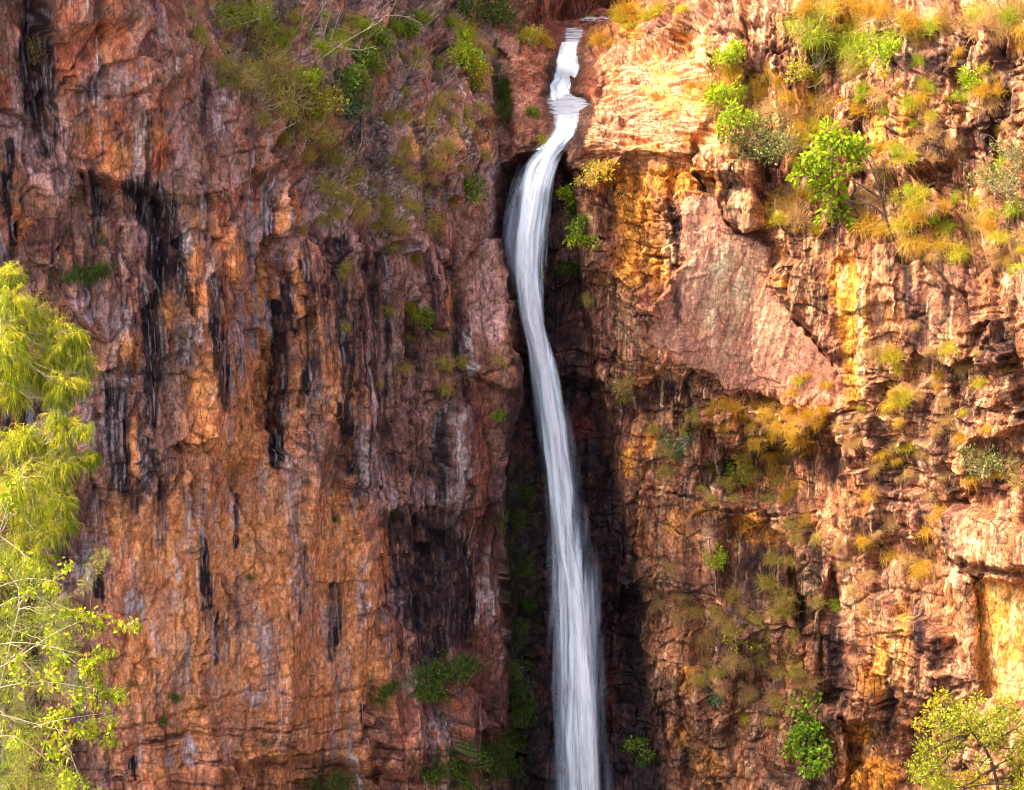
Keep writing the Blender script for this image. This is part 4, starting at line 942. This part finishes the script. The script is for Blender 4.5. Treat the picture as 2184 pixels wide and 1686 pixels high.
T_([(2110,442,24,'yel'),(2062,462,24),(2042,522,26,'yel'),(2002,512,24,'gold'),(2142,492,24,'yel'),(2162,432,26,'lime'),(1962,402,26,'yel'),(1950,530,20),(2080,515,22),(2172,562,20,'lime'),(2020,480,20,'lime'),(2120,520,20),(1990,540,18),(2090,470,18),(1930,480,18),(2150,540,18)],
   'straw', 'straw-yellow tussock on the broad ledge at the right edge', G5)
G6 = 'tussocks around the green tree'
T_([(1852,452,40,'gold'),(1882,474,30,'gold'),(1702,452,32),(1662,458,20,'yel'),(1682,432,26,'gold'),(1832,430,26),(1720,410,24,'gold'),(1690,395,22),(1812,475,22,'gold'),(1740,480,18,'yel'),(1640,440,16),(1700,480,14,'gold'),(1850,395,22),(1870,420,22)], 'straw', 'golden tussock at the foot of the bright green tree on the ledge', G6)
T_([(1522,182,28,'yel'),(1542,202,32),(1602,217,30),(1562,142,24,'gold'),(1480,175,18,'gold'),(1640,225,26),(1690,235,24),(1660,205,24),(1730,250,24),(1700,270,22,'gold'),(1620,190,20,'gold'),(1760,225,20,'gold'),(1580,180,18,'lime'),(1790,255,20),(1680,300,20),(1700,330,20,'gold')], 'straw', 'yellow grass clump on the rubbly slope above the grey-green bush', G6)
G7 = 'grass by the stream'
T_([(1140,68,22),(1125,60,18),(1160,82,16,'gold'),(1172,95,14,'gold'),(1110,75,16,'lime')], 'yel', 'bright yellow tuft on the left bank of the stream', G7)
T_([(1282,72,24),(1268,82,18),(1300,85,16),(1230,100,12),(1255,22,16,'olive')], 'gold', 'golden bush-like tuft beside the upper stream', G7)
T_([(1342,12,28,'gold'),(1322,34,24),(1362,22,24,'gold'),(1335,48,18),(1385,28,22),(1410,12,20),(1450,10,20),(1480,16,20),(1310,10,20)], 'yel', 'yellow clump on the sunlit knob at the top beside the stream', G7)
# ---- the thinner cover between them
_taken = []
def scatter(poly, n, dmin, r0, r1, kinds, label, group):
    """n more clumps strewn through an area, none closer than dmin to another"""
    P_ = np.array(poly, float); lo, hi = P_.min(0), P_.max(0); k_ = 0
    for _ in range(n*30):
        if k_ >= n: break
        x, y = lo+(hi-lo)*rnd.rand(2); ins = False
        for i in range(len(P_)):
            (x0, y0), (x1, y1) = P_[i], P_[(i+1) % len(P_)]
            if (y0 <= y) != (y1 <= y) and x < x0+(y-y0)/(y1-y0)*(x1-x0): ins = not ins
        if not ins or any((x-a)**2+(y-b)**2 < dmin*dmin for a, b in _taken): continue
        _taken.append((x, y)); k_ += 1
        tussock(x, y, r0+(r1-r0)*rnd.rand(), kinds[rnd.randint(len(kinds))], label, group)
scatter([(390,20),(620,10),(700,250),(700,340),(640,330),(560,230),(440,150)], 14, 30, 14, 26, ('olive','straw','straw','lime'), 'olive feathery grass tussock on the leafy shoulder above the mauve rock face', G1)
scatter([(640,340),(700,340),(860,400),(950,430),(900,540),(800,500),(690,440)], 10, 32, 14, 22, ('olive','straw'), 'dull olive tussock hanging from the lower edge of the overgrown slope', G1)
scatter([(800,180),(1040,140),(1050,300),(980,430),(860,390)], 14, 32, 12, 22, ('olive','straw','straw'), 'olive tussock growing in the furrows of the steep slope beside the dark cleft', G1)
scatter([(600,0),(1040,0),(1040,120),(800,160),(640,150)], 16, 30, 14, 26, ('lime','olive','straw'), 'yellow-green tussock along the top of the overgrown slope', G1)
scatter([(1690,0),(2184,0),(2184,60),(1900,80),(1700,90)], 22, 26, 18, 34, ('gold','lime','straw'), 'golden-green grass tussock along the top rim at the upper right', G4)
scatter([(1780,110),(2184,90),(2184,420),(1900,400),(1860,300)], 34, 28, 12, 22, ('straw','gold','lime','yel'), 'yellow tussock among the dark square blocks of the upper right cliff', G5)
scatter([(1900,400),(2184,400),(2184,560),(1930,540)], 22, 24, 16, 28, ('straw','yel','gold'), 'straw-yellow tussock on the broad ledge at the right edge', G5)
scatter([(1480,130),(1760,130),(1800,280),(1700,300),(1520,230)], 22, 26, 16, 28, ('straw','yel','gold'), 'yellow grass clump on the rubbly slope above the grey-green bush', G6)
scatter([(1400,1250),(1560,1240),(1700,1420),(1760,1520),(1640,1560),(1440,1440)], 14, 30, 12, 22, ('straw','olive','yel'), 'dry brown tussock on the thatched hump right of the falls', 'tussocks in the gully')
scatter([(1810,760),(2160,740),(2160,1060),(1830,1080)], 26, 34, 10, 20, ('straw','gold','yel'), 'pale yellow tussock on the stepped rocks in the middle of the right cliff', G3)
plant_tussocks()
# ---- shrubs
S_ = shrub
for x, y, r in [(470,30,40),(520,14,36),(560,44,26)]: S_(x, y, r, 'feath', 'yellow-green shrub at the top left edge of the overgrown slope', 'shrubs at the top left')
for x, y, r in [(530,90,36),(580,140,34),(620,190,34),(560,200,30),(670,275,30),(500,150,28)]: S_(x, y, r, 'olive', 'olive feathery shrub on the leafy shoulder above the mauve rock face', 'olive shrubs on the shoulder')
for x, y, r, kd, lb in [(802,78,26,'green','bright green leafy shrub at the top of the green trail down the slope'),(770,118,28,'green','green leafy shrub second from the top of the green trail'),(748,160,28,'green','green leafy shrub in the middle of the green trail down the slope'),
      (748,205,30,'moss','darker green shrub low on the green trail'),(745,236,24,'teal','blue-green shrub with a bare white branch on the slope'),(678,210,28,'yel','yellow shrub left of the bare white branch on the slope'),(640,165,22,'lime','small lime shrub on the left of the overgrown slope'),
      (990,118,28,'lime','lime shrub on the ridge just left of the stream boulders'),(1010,150,26,'yel','yellow-green shrub drooping below the lime shrub on the ridge'),(868,62,22,'green','small round dark green shrub on the rock rib at top centre'),
      (992,402,24,'green','green tuft-like shrub near the bulging rock beside the cleft'),(1136,236,13,'green','tiny bright green plant on the rock left of the pool'),(1155,300,12,'yel','tiny yellow-green plant beside the lip of the falls'),
      (1268,366,24,'yel','yellow-green shrub under the bedded rock right of the falls'),(1222,410,20,'lime','lime fern at the top of the hanging green trail right of the falls'),(1228,445,20,'green','green fern second in the hanging trail right of the falls'),(1240,475,20,'green','green fern third in the hanging trail right of the falls'),
      (1244,505,22,'lime','brightest green fern at the end of the hanging trail right of the falls'),(1212,565,20,'moss','dark green fern on the wet wall just right of the falls'),(1256,640,16,'olive','olive sprig on the edge of the wet wall'),
      (1325,825,20,'olive','olive shrub on the shaded edge right of the falls'),(1432,950,24,'teal','blue-green shrub in the shaded rocks below the slab'),(1362,1582,22,'green','bright green plant low beside the waterfall'),(1378,1612,18,'moss','darker green plant under the bright one low beside the waterfall'),
      (1062,885,14,'green','small green fern on the left edge of the dark cleft'),(905,675,18,'green','green sprig on the dark furrowed wall left of the falls'),(1572,1350,24,'yel','yellow-green bush on the brown hump of the lower right cliff'),(1560,1005,18,'lime','lime tuft in the shade under the grassy ledge'),
      (1528,1190,18,'lime','lime sprig beside the purple-stained gully'),(1790,1290,12,'lime','tiny lime plant on the dark vertical crack'),(1500,1450,16,'teal','small dark blue-green plant beside an orange rock patch'),(1530,1490,22,'teal','larger blue-green plant in the shade below the brown hump'),
      (1985,466,13,'lime','tiny vivid lime plant on the broad ledge at right'),(2085,165,22,'lime','lime bush among the dark square blocks'),(1892,112,22,'lime','lime tuft beside the dark hollow at the upper right'),(2152,395,36,'grey','grey-green bush at the right edge above the broad ledge'),
      (2172,330,26,'grey','grey-green bush higher on the right edge'),(2120,985,36,'grey','grey-green bush on the crag at the right edge'),(2165,1010,24,'straw' if False else 'olive','olive bush beside the grey-green bush on the right crag'),(1700,150,22,'yel','leafy yellow shrub with bare white stems at the upper right'),
      (1745,120,26,'grey','pale thin-leaved shrub under the rim grass'),(1555,112,24,'lime','lime bush on the pale rock top right of the stream'),(1545,195,28,'lime','lime bush on the slope above the grey-green thicket'),(1830,110,34,'feath','yellow-green bush hanging below the rim grass'),
      (1820,150,26,'olive','olive bush below the hanging yellow-green bush'),(1720,60,36,'feath','bright feathery bush under the rim at the upper right'),(1585,985,18,'yel','small yellow bush under the grassy ledge'),(1420,955,16,'olive','small olive bush beside the blue-green shrub'),
      (1650,440,22,'gold','golden bush on the ledge end beside the slab'),(1130,80,20,'yel','yellow-green bush on the left bank above the cascade'),(75,118,26,'olive','thin olive bush growing from the dark streak at the top left'),(165,690,1,'olive','x')]:
    if lb != 'x': S_(x, y, r, kd, lb, name='fern' if 'fern' in lb else 'shrub', cat='fern' if 'fern' in lb else 'shrub')
for x, y, r in [(1062,170,18),(1066,200,18),(1074,225,18),(1080,248,16)]: S_(x, y, r, 'moss', 'mossy green fern hanging in the narrow gap left of the stream boulders', 'ferns in the gap', 'fern', 'fern', .4)
for x, y, r in [(1000,26,34),(1036,12,36),(1075,22,30),(1055,40,22)]: S_(x, y, r, 'moss', 'dark green bush on the skyline bank left of the upper stream', 'bushes at the top centre')
for x, y, r in [(150,580,18),(172,584,18),(194,582,18),(214,574,18),(228,568,12)]: S_(x, y, r, 'moss', 'green fern on the curved rock shelf of the left wall', 'ferns on the rock shelf', 'fern', 'fern')
for x, y, r in [(890,1470,22),(915,1450,26),(945,1432,26),(975,1420,24),(1000,1410,18),(900,1430,20),(930,1475,20)]: S_(x, y, r, 'moss', 'green fern on the rounded rock under the big black stain', 'ferns under the black stain', 'fern', 'fern')
for x, y, r in [(800,1480,18),(822,1470,18),(835,1458,14)]: S_(x, y, r, 'moss', 'green fern on the orange ledge left of the rounded rock', 'ferns on the orange ledge', 'fern', 'fern')
for x, y, r in [(920,1640,24),(950,1632,24),(985,1625,26),(1015,1615,26),(1040,1605,28),(1062,1590,24),(1000,1650,26),(1050,1640,24),(960,1660,22),(1075,1620,20)]: S_(x, y, r, 'moss', 'bright green fern at the foot of the left wall by the cave', 'ferns at the foot of the wall', 'fern', 'fern')
for x, y, r in [(1100,1470,22),(1110,1500,24),(1098,1530,20),(1090,1560,20),(1110,1050,18),(1100,1100,18),(1065,1105,14),(1110,1200,18),(1120,1280,18),(1100,1340,18),(1090,1420,18),(1085,1620,20)]: S_(x, y, r, 'moss', 'dark green moss fern on the wet wall left of the waterfall', 'ferns on the wet wall', 'fern', 'fern', .4)
for x, y, r in [(700,1672,26),(735,1668,24),(660,1678,22)]: S_(x, y, r, 'moss', 'dark green fern at the undercut foot of the ochre wall', 'ferns at the undercut', 'fern', 'fern')
for x, y, r in [(370,1490,10),(536,1228,10),(232,1200,12),(350,1530,12),(280,1460,9),(712,1103,9),(218,505,16),(560,1585,8)]: S_(x, y, r, 'moss', 'small dark green plant rooted in a seam of the left wall', 'small plants on the left wall', 'fern', 'fern')
# ------------------------------------------------------------------ trees and bare branches built one by one
def pts_px(L, Yv): return np.array([at(p[0], p[1], Yv+(p[2] if len(p) > 2 else 0)) for p in L])
def smoothpath(P, n):
    P = np.asarray(P, float); t = np.linspace(0, 1, len(P)); tt = np.linspace(0, 1, n)
    Q = np.stack([np.interp(tt, t, P[:, i]) for i in range(3)], 1)
    for _ in range(2): Q[1:-1] = (Q[:-2]+Q[1:-1]*2+Q[2:])/4
    return Q
def grow(path, rad, out, depth, spread=.7, every=2, ratio=.55, seed_dir=None):
    """side twigs off a limb, and twigs off those"""
    out.append((path, np.linspace(rad, rad*.45, len(path))))
    if depth == 0: return [path[-1]]
    tips = [path[-1]]; L = np.linalg.norm(path[-1]-path[0])
    for i in range(2, len(path), every):
        d = unit(path[i]-path[i-1]); e = unit(d*.7+rnd.normal(size=3)*spread)
        q = wig(path[i], path[i]+e*L*ratio*(.5+.6*rnd.rand()), 6, .10)
        tips += grow(q, rad*.5, out, depth-1, spread, every, ratio)
    return tips
def bare(limbs, Yv, rad, name, label, mat, depth=2, cat='dead shrub', group=None, n=8, ratio=.5, every=2):
    root = at(limbs[0][0][0], limbs[0][0][1], Yv)
    e = empty(name, root); out = []; tips = []
    for L in limbs: tips += grow(smoothpath(pts_px(L, Yv), n), rad, out, depth, .7, every, ratio)
    out = [(p-root, r) for p, r in out]
    V, F = tubes(out, 5); mesh_np('branches', V, F, mat, e)
    return tag(e, label, cat, group), np.array(tips)+0, root
def crown_px(cl, Yv, jit=.5):
    o = []
    for x, y, r in cl:
        p = at(x, y, Yv); rr = r*PXM(Yv); o.append((p[0], p[1]+rnd.normal()*rr*jit, p[2], rr))
    return np.array(o)
def tree(name, label, cl, Yv, trunk, n, size, lm, bm, width=.5, droop=0.0, feather=False, rad=.08, cat='tree', grav=.8, shell=.3, jit=.6):
    """crown of leaves through clumps, limbs from the trunk to each clump; the foot of the trunk is its origin"""
    C_ = crown_px(cl, Yv, jit); T0 = smoothpath(pts_px(trunk, Yv), 9); root = T0[0].copy()
    e = empty(name, root)
    P, d = clumpcloud(C_, n, shell)
    if feather == 'weep':
        S, Dd, Tn = [], [], []
        m = n//20
        ci = rnd.choice(len(C_), m, p=C_[:, 3]/C_[:, 3].sum())
        for q in ci:
            c = C_[q]; o = unit(rnd.normal(size=3)+np.array([0, -.25, .45])); b = c[:3]+o*c[3]*.45*rnd.rand()
            Lb = c[3]*(.45+.5*rnd.rand()); dd = o.copy(); pos = b.copy(); tn = np.clip(rnd.normal(.5, .26)+.18*o[2], 0, 1)
            for j in range(20):
                if j % 4 == 0:
                    dd = unit(dd+np.array([0, 0, -.22])); pos = pos+dd*Lb/5
                S.append(pos+rnd.normal(size=3)*.02-dd*Lb*.1*rnd.rand()); Dd.append(unit(dd*.8+rnd.normal(size=3)*.42+np.array([0, 0, -.15]))); Tn.append(tn)
        V_, F_, T_v = strands(np.array(S)-root, np.array(Dd), size, size*.055, 3, grav)
        part = (V_, F_, np.clip(np.repeat(np.array(Tn), 8)+(T_v-.5)*.5, 0, 1))
    elif feather: part = strands(P-root, unit(d*.9+np.array([0, 0, .35])+rnd.normal(size=(n, 3))*.35), size, size*.05, 4, grav)
    else: part = leaves(P-root, size, d, width, droop)
    pth = [(T0-root, np.linspace(rad, rad*.6, len(T0)))]
    tips = []
    for c in C_:
        k = T0[np.argmin(np.linalg.norm(T0-c[:3], axis=1)*.6-np.linspace(0, .3, len(T0)))] if len(cl) > 3 else T0[-1]
        pt = wig(k, c[:3], 8, .09)-root; pth.append((pt, np.linspace(rad*.5, rad*.16, 8)))
        for _ in range(6):
            en = c[:3]-root+unit(rnd.normal(size=3))*c[3]*.95
            pth.append((wig(pt[3+rnd.randint(4)], en, 6, .10), np.linspace(rad*.16, rad*.06, 6)))
    V, F = tubes(pth, 5); mesh_np('trunk', V, F, bm, e)
    leafmesh('crown', [part], lm, e)
    return tag(e, label, cat)
def Yat(px, py): return float(surf(px, py)[0][1])
# bright green tree on the ledge of the right cliff
y0 = Yat(1775, 478)-.6
tree('broadleaf_tree', 'bright lime-green broad-leaved tree on the grassy ledge above the smooth slab', [(1768,280,20),(1752,300,18),(1790,300,22),(1826,306,20),(1842,322,16),(1808,318,20),(1735,330,18),(1716,352,20),(1762,345,24),(1822,350,18),(1740,372,20),(1780,372,24),(1694,380,13),(1758,400,20),(1790,412,22),(1734,412,13),(1768,438,18),(1756,462,14),(1796,462,16),(1808,478,12),(1850,300,10)],
     y0, [(1776,486),(1772,450),(1778,410),(1772,360),(1780,310)], 1700, .31, LIME, BARKB, .6, .25, rad=.07)
y1 = Yat(1610, 345)-.5
tree('dense_bush', 'rounded grey-green bush overhanging the rock lip left of the bright tree', [(1556,272,32),(1600,290,40),(1642,302,36),(1582,316,34),(1558,248,22),(1650,272,28),(1618,262,28),(1550,300,20),(1670,310,26),(1690,288,20),(1630,330,22)],
     y1, [(1620,348),(1612,325),(1606,300)], 2200, .20, GREY, BARKB, .45, rad=.05, cat='bush')
tree('dense_bush', 'lime-topped bush in front of the left side of the grey-green bush', [(1548,252,20),(1562,235,20),(1545,275,18),(1578,256,18),(1600,250,16)], y1-.7, [(1575,310),(1565,285),(1562,262)], 520, .22, LIME, BARKB, .5, rad=.03, cat='bush')
y2 = Yat(1725, 1640)-.7
tree('leafy_bush', 'tall narrow bright green bush against the shaded rock at the lower right', [(1716,1490,26),(1700,1512,22),(1734,1502,22),(1722,1538,26),(1742,1562,22),(1712,1590,30),(1748,1606,26),(1728,1630,26),(1700,1565,20),(1760,1590,16),(1690,1605,18),(1735,1480,14)],
     y2, [(1728,1656),(1724,1610),(1728,1560),(1716,1510)], 1350, .27, BRIGHT, BARKB, .6, .2, rad=.05, cat='bush')
y3 = Yat(2080, 1600)-11
tree('spreading_tree', 'olive-green spreading tree with a dark crooked trunk in the lower right corner', [(2010,1545,36),(1975,1590,30),(1990,1640,36),(2050,1520,36),(2100,1530,40),(2150,1540,40),(2190,1570,44),(2060,1570,30),(2120,1580,30),(2170,1620,40),(2030,1600,30),(1965,1665,30),(2020,1680,36),(2200,1660,50),(2085,1500,22),(2140,1500,22),(2230,1530,40),(2090,1625,20),(2000,1700,36),(2160,1690,36)],
     y3, [(2140,1800),(2132,1700),(2122,1640),(2100,1590),(2070,1560)], 7200, .19, FEATH, BARKD, .42, rad=.11, jit=.9, shell=.15)
tree('spreading_tree', 'yellow-leaved shrub poking up behind the spreading tree in the lower right', [(1985,1510,20),(2010,1490,20),(1960,1545,18),(2060,1660,26),(2090,1680,26),(2040,1500,16)], y3+2, [(2030,1720),(2020,1600),(2005,1520)], 900, .2, YLEAF, BARKB, .42, rad=.05, cat='shrub', jit=.9)
# weeping tree in the left foreground
yF = -62.0
tree('weeping_tree', 'tall weeping yellow-green tree with drooping needle foliage at the left edge', [(18,592,34),(30,640,52),(60,690,60),(10,720,70),(110,720,56),(40,780,70),(140,740,46),(176,770,34),(165,720,30),(90,800,60),(150,810,40),(20,850,50),(180,820,26),(-60,650,70),(-70,780,80),(120,850,34)],
     yF, [(-120,1750),(-90,1300),(-60,1000),(-30,800),(0,680)], 30000, .27, WEEP, BARKP, feather='weep', rad=.09, grav=1.1, shell=.2)
tree('weeping_tree', 'lower weeping yellow-green tree below the tall one at the left edge', [(30,960,60),(90,950,56),(140,925,44),(180,918,30),(60,1010,70),(130,990,56),(176,985,32),(20,1060,60),(90,1070,60),(140,1060,40),(60,1130,56),(110,1130,46),(30,1180,44),(90,1190,44),(150,1110,26),(-50,1050,80),(60,930,40),(120,900,30),(198,975,18)],
     yF+3, [(-110,1750),(-80,1400),(-40,1200),(10,1060),(60,980)], 30000, .26, WEEP, BARKP, feather='weep', rad=.08, grav=1.0, shell=.2)
# bare-twigged tree with sparse leaves, lower left
limbs = [[(-60,1520),(20,1522),(80,1540),(170,1562),(200,1560)],[(95,1552),(150,1536),(210,1528),(262,1522)],[(-60,1450),(20,1425),(70,1400),(130,1350),(200,1330),(250,1310)],[(-50,1400),(10,1370),(80,1368),(160,1385),(220,1400)],
         [(-50,1330),(20,1290),(70,1262),(120,1280),(180,1300)],[(-40,1270),(20,1250),(80,1230),(140,1240)],[(-40,1480),(40,1460),(120,1450),(200,1465),(250,1470)],[(165,1562),(180,1600),(200,1650),(220,1690)],[(-30,1580),(40,1560),(100,1600),(150,1640)],
         [(60,1400),(100,1440),(160,1480),(230,1490)],[(150,1380),(200,1420),(245,1430)],[(-40,1220),(0,1180),(20,1120),(40,1060)],[(-40,1180),(-10,1120),(10,1050)]]
limbs = [[(x*.9-14, y) for x, y in L] for L in limbs]
e, tips, root = bare(limbs, yF-6, .020, 'bare_twigged_tree', 'bare pale-twigged tree with sparse yellow-green leaves at the lower left', BARKP, 3, 'tree', n=9, ratio=.34, every=2)
sel = tips[rnd.rand(len(tips)) < .95]
pxs, _ = project(sel[:, 0], sel[:, 1], sel[:, 2]); sel = sel[rnd.rand(len(sel)) < np.clip(.25+pxs/260, .2, 1)]
P = np.repeat(sel, 12, 0); P = P+rnd.normal(size=P.shape)*.12
q_ = rnd.rand(len(P)) < .5
leafmesh('crown', [leaves(P[q_]-root, .16, None, .6, .35)], LIME, e); leafmesh('crown', [leaves(P[~q_]-root, .15, None, .6, .35)], YLEAF, e)
tree('feathery_shrub', 'bright yellow-green feathery shrub in the bottom left corner', [(20,1650,44),(80,1640,36),(130,1660,34),(50,1610,28),(160,1680,30),(0,1600,30),(100,1690,40),(30,1700,50)], yF-9, [(60,1790),(60,1720),(60,1660)], 2600, .26, FEATH, BARKB, feather=True, rad=.03, cat='shrub', grav=.5)
tree('feathery_shrub', 'small orange-tinged yellow shrub between the weeping tree and the bare one', [(215,1190,18),(200,1215,18),(185,1240,14),(172,1260,12)], yF-2, [(190,1330),(195,1270),(200,1220)], 300, .24, YLEAF, BARKB, feather=True, rad=.02, cat='shrub', grav=.5)
# bare branches on the cliffs
def yb(x, y, d=.5): return Yat(x, y)-d
bare([[(1906,516),(1888,465),(1880,425),(1868,378),(1852,342)],[(1888,462),(1855,432),(1822,436)],[(1880,425),(1846,402),(1815,384)],[(1880,430),(1890,390),(1884,350)]], yb(1906,512,.7), .075, 'bare_tree', 'bare dark leaning tree on the ledge right of the bright green tree', BARKD, 2, 'dead tree', ratio=.4)
G8 = 'bare shrubs on the rim'
bare([[(1712,150),(1706,120),(1700,92)],[(1712,150),(1720,118),(1718,92)],[(1712,150),(1740,150),(1762,120),(1766,98)],[(1720,188),(1750,180),(1762,150)]], yb(1715,160), .03, 'bare_shrub', 'white bare-branched shrub under the rim grass at the upper right', BARKP, 2)
bare([[(745,225),(722,200),(710,182),(700,186)],[(735,215),(728,196),(720,184)],[(745,240),(730,215),(712,205)]], yb(740,232), .03, 'bare_shrub', 'bare white branch sticking out beside the blue-green shrub on the slope', BARKP, 1)
for L, lb in [([[(690,80),(700,40),(712,-10)],[(705,85),(722,40),(735,-10)],[(690,80),(682,40),(690,0)]], 'pair of bare pale trunks leaning at the top of the overgrown slope'),
          ([[(680,130),(730,90),(790,60),(820,40)],[(720,100),(760,110),(800,100)]], 'long bare grey stem crossing the upper slope'),
          ([[(470,70),(500,52),(530,50),(560,36)],[(480,66),(470,40)]], 'bare twig arching from the top left shrubs'),
          ([[(640,60),(650,20),(668,-10)],[(660,70),(680,30),(700,0)]], 'thin bare grey shrub at the top left of the slope'),
          ([[(800,40),(830,30),(870,36),(900,50)],[(800,40),(820,10),(850,-5)]], 'tangle of bare grey twigs at the top of the slope'),
          ([[(1010,410),(985,425),(960,432)],[(1005,408),(1020,390),(1036,378)]], 'small bare twig beside the green tuft near the cleft'),
          ([[(2180,640),(2160,610),(2140,600)],[(2180,640),(2178,600),(2170,570)]], 'bare white twig at the right edge below the broad ledge'),
          ([[(1940,30),(1900,50),(1860,70)],[(1900,50),(1890,30)]], 'dark bare branch reaching left along the upper right rim'),
          ([[(1830,700),(1850,735),(1880,740)],[(2070,740),(2090,715),(2085,690)]], 'pale bare twigs on the grey-pink blocks right of the golden streak'),
          ([[(1530,1010),(1524,970),(1518,940)],[(1524,975),(1532,955)]], 'white bare sapling in the shade under the grassy ledge'),
          ([[(1528,1290),(1526,1240),(1522,1200)],[(1526,1235),(1520,1215)]], 'white bare stem beside the purple-stained gully')]:
    bare(L, yb(L[0][0][0], L[0][0][1]), .022, 'bare_shrub', lb, BARKD if 'dark' in lb else BARKP, 2 if 'tangle' in lb or 'shrub' in lb else 1)

tree('feathery_shrub', 'dull olive thicket behind the bare-twigged tree at the lower left', [(0,1240,50),(60,1250,44),(110,1290,40),(10,1330,56),(80,1350,50),(140,1380,40),(20,1430,60),(100,1450,46),(160,1470,34),(10,1520,56),(80,1540,44),(-40,1400,70),(150,1330,30),(40,1600,40)], yF-4, [(-60,1790),(-30,1600),(10,1420),(40,1300)], 14000, .20, FEATH, BARKP, feather=True, rad=.03, cat='shrub', grav=.4, shell=.1)

for L in [[(560,300),(575,270),(600,250)],[(640,330),(625,300),(630,275)],[(700,420),(720,390),(745,375)],[(760,330),(775,300),(770,270)],[(850,300),(840,265),(850,240)],[(900,330),(915,300),(910,270)],[(950,180),(940,150),(950,125)],[(880,150),(895,120),(890,90)],[(600,170),(585,140),(590,110)],[(660,210),(650,180),(665,150)],[(820,420),(835,395),(860,380)],[(960,360),(970,330),(990,310)]]:
    bare([L, [L[0], ((L[0][0]+L[1][0])/2+14, (L[0][1]+L[1][1])/2), (L[2][0]+30, L[2][1]+14)]], yb(L[0][0], L[0][1], .35), .016, 'bare_shrub', 'small bare grey twig bush poking out of the olive grass on the overgrown slope', BARKP, 2, group='bare twig bushes on the slope')
# ------------------------------------------------------------------ gorge floor, daylight
k = N('pool_water')
bs = k.n('ShaderNodeBsdfPrincipled', {'Base Color': (.03, .05, .05, 1), 'Roughness': .1})
o = mesh_np('gorge_floor', [(-2500, -2500, -33), (2500, -2500, -33), (2500, 2500, -33), (-2500, 2500, -33)], [(0, 1, 2, 3)], k.out(bs.outputs[0]), smooth=False)
tag(o, 'dark gorge floor below the falls', kind='structure')
SUN_EL = R(47)
sdir = np.array([-.97, -.25]); sdir /= np.linalg.norm(sdir)
sv = Vector((sdir[0]*math.cos(SUN_EL), sdir[1]*math.cos(SUN_EL), math.sin(SUN_EL)))
sl_ = bpy.data.lights.new('sun', 'SUN'); sl_.energy = 2.2; sl_.angle = R(.5); sl_.color = (1.0, .80, .50)
so = bpy.data.objects.new('sun', sl_); COL.objects.link(so); so.rotation_euler = sv.to_track_quat('Z', 'Y').to_euler()
w = bpy.data.worlds.new('World'); scene.world = w; w.use_nodes = True
nt = w.node_tree; nt.nodes.clear()
sky = nt.nodes.new('ShaderNodeTexSky'); sky.sky_type = 'NISHITA'; sky.sun_disc = False
sky.sun_elevation = SUN_EL; sky.sun_rotation = math.atan2(sdir[0], sdir[1])
sky.dust_density = 7.0; sky.ozone_density = 0.3; sky.air_density = .7
bg = nt.nodes.new('ShaderNodeBackground'); bg.inputs['Strength'].default_value = .15
ow = nt.nodes.new('ShaderNodeOutputWorld')
nt.links.new(sky.outputs[0], bg.inputs[0]); nt.links.new(bg.outputs[0], ow.inputs[0])
vs = scene.view_settings; vs.view_transform = 'Standard'; vs.look = 'None'; vs.exposure = 1.84; vs.gamma = 1.0
scene.render.engine = 'CYCLES'
scene.cycles.use_denoising = True; scene.cycles.filter_width = 1.0
scene.cycles.max_bounces = 6; scene.cycles.transparent_max_bounces = 24
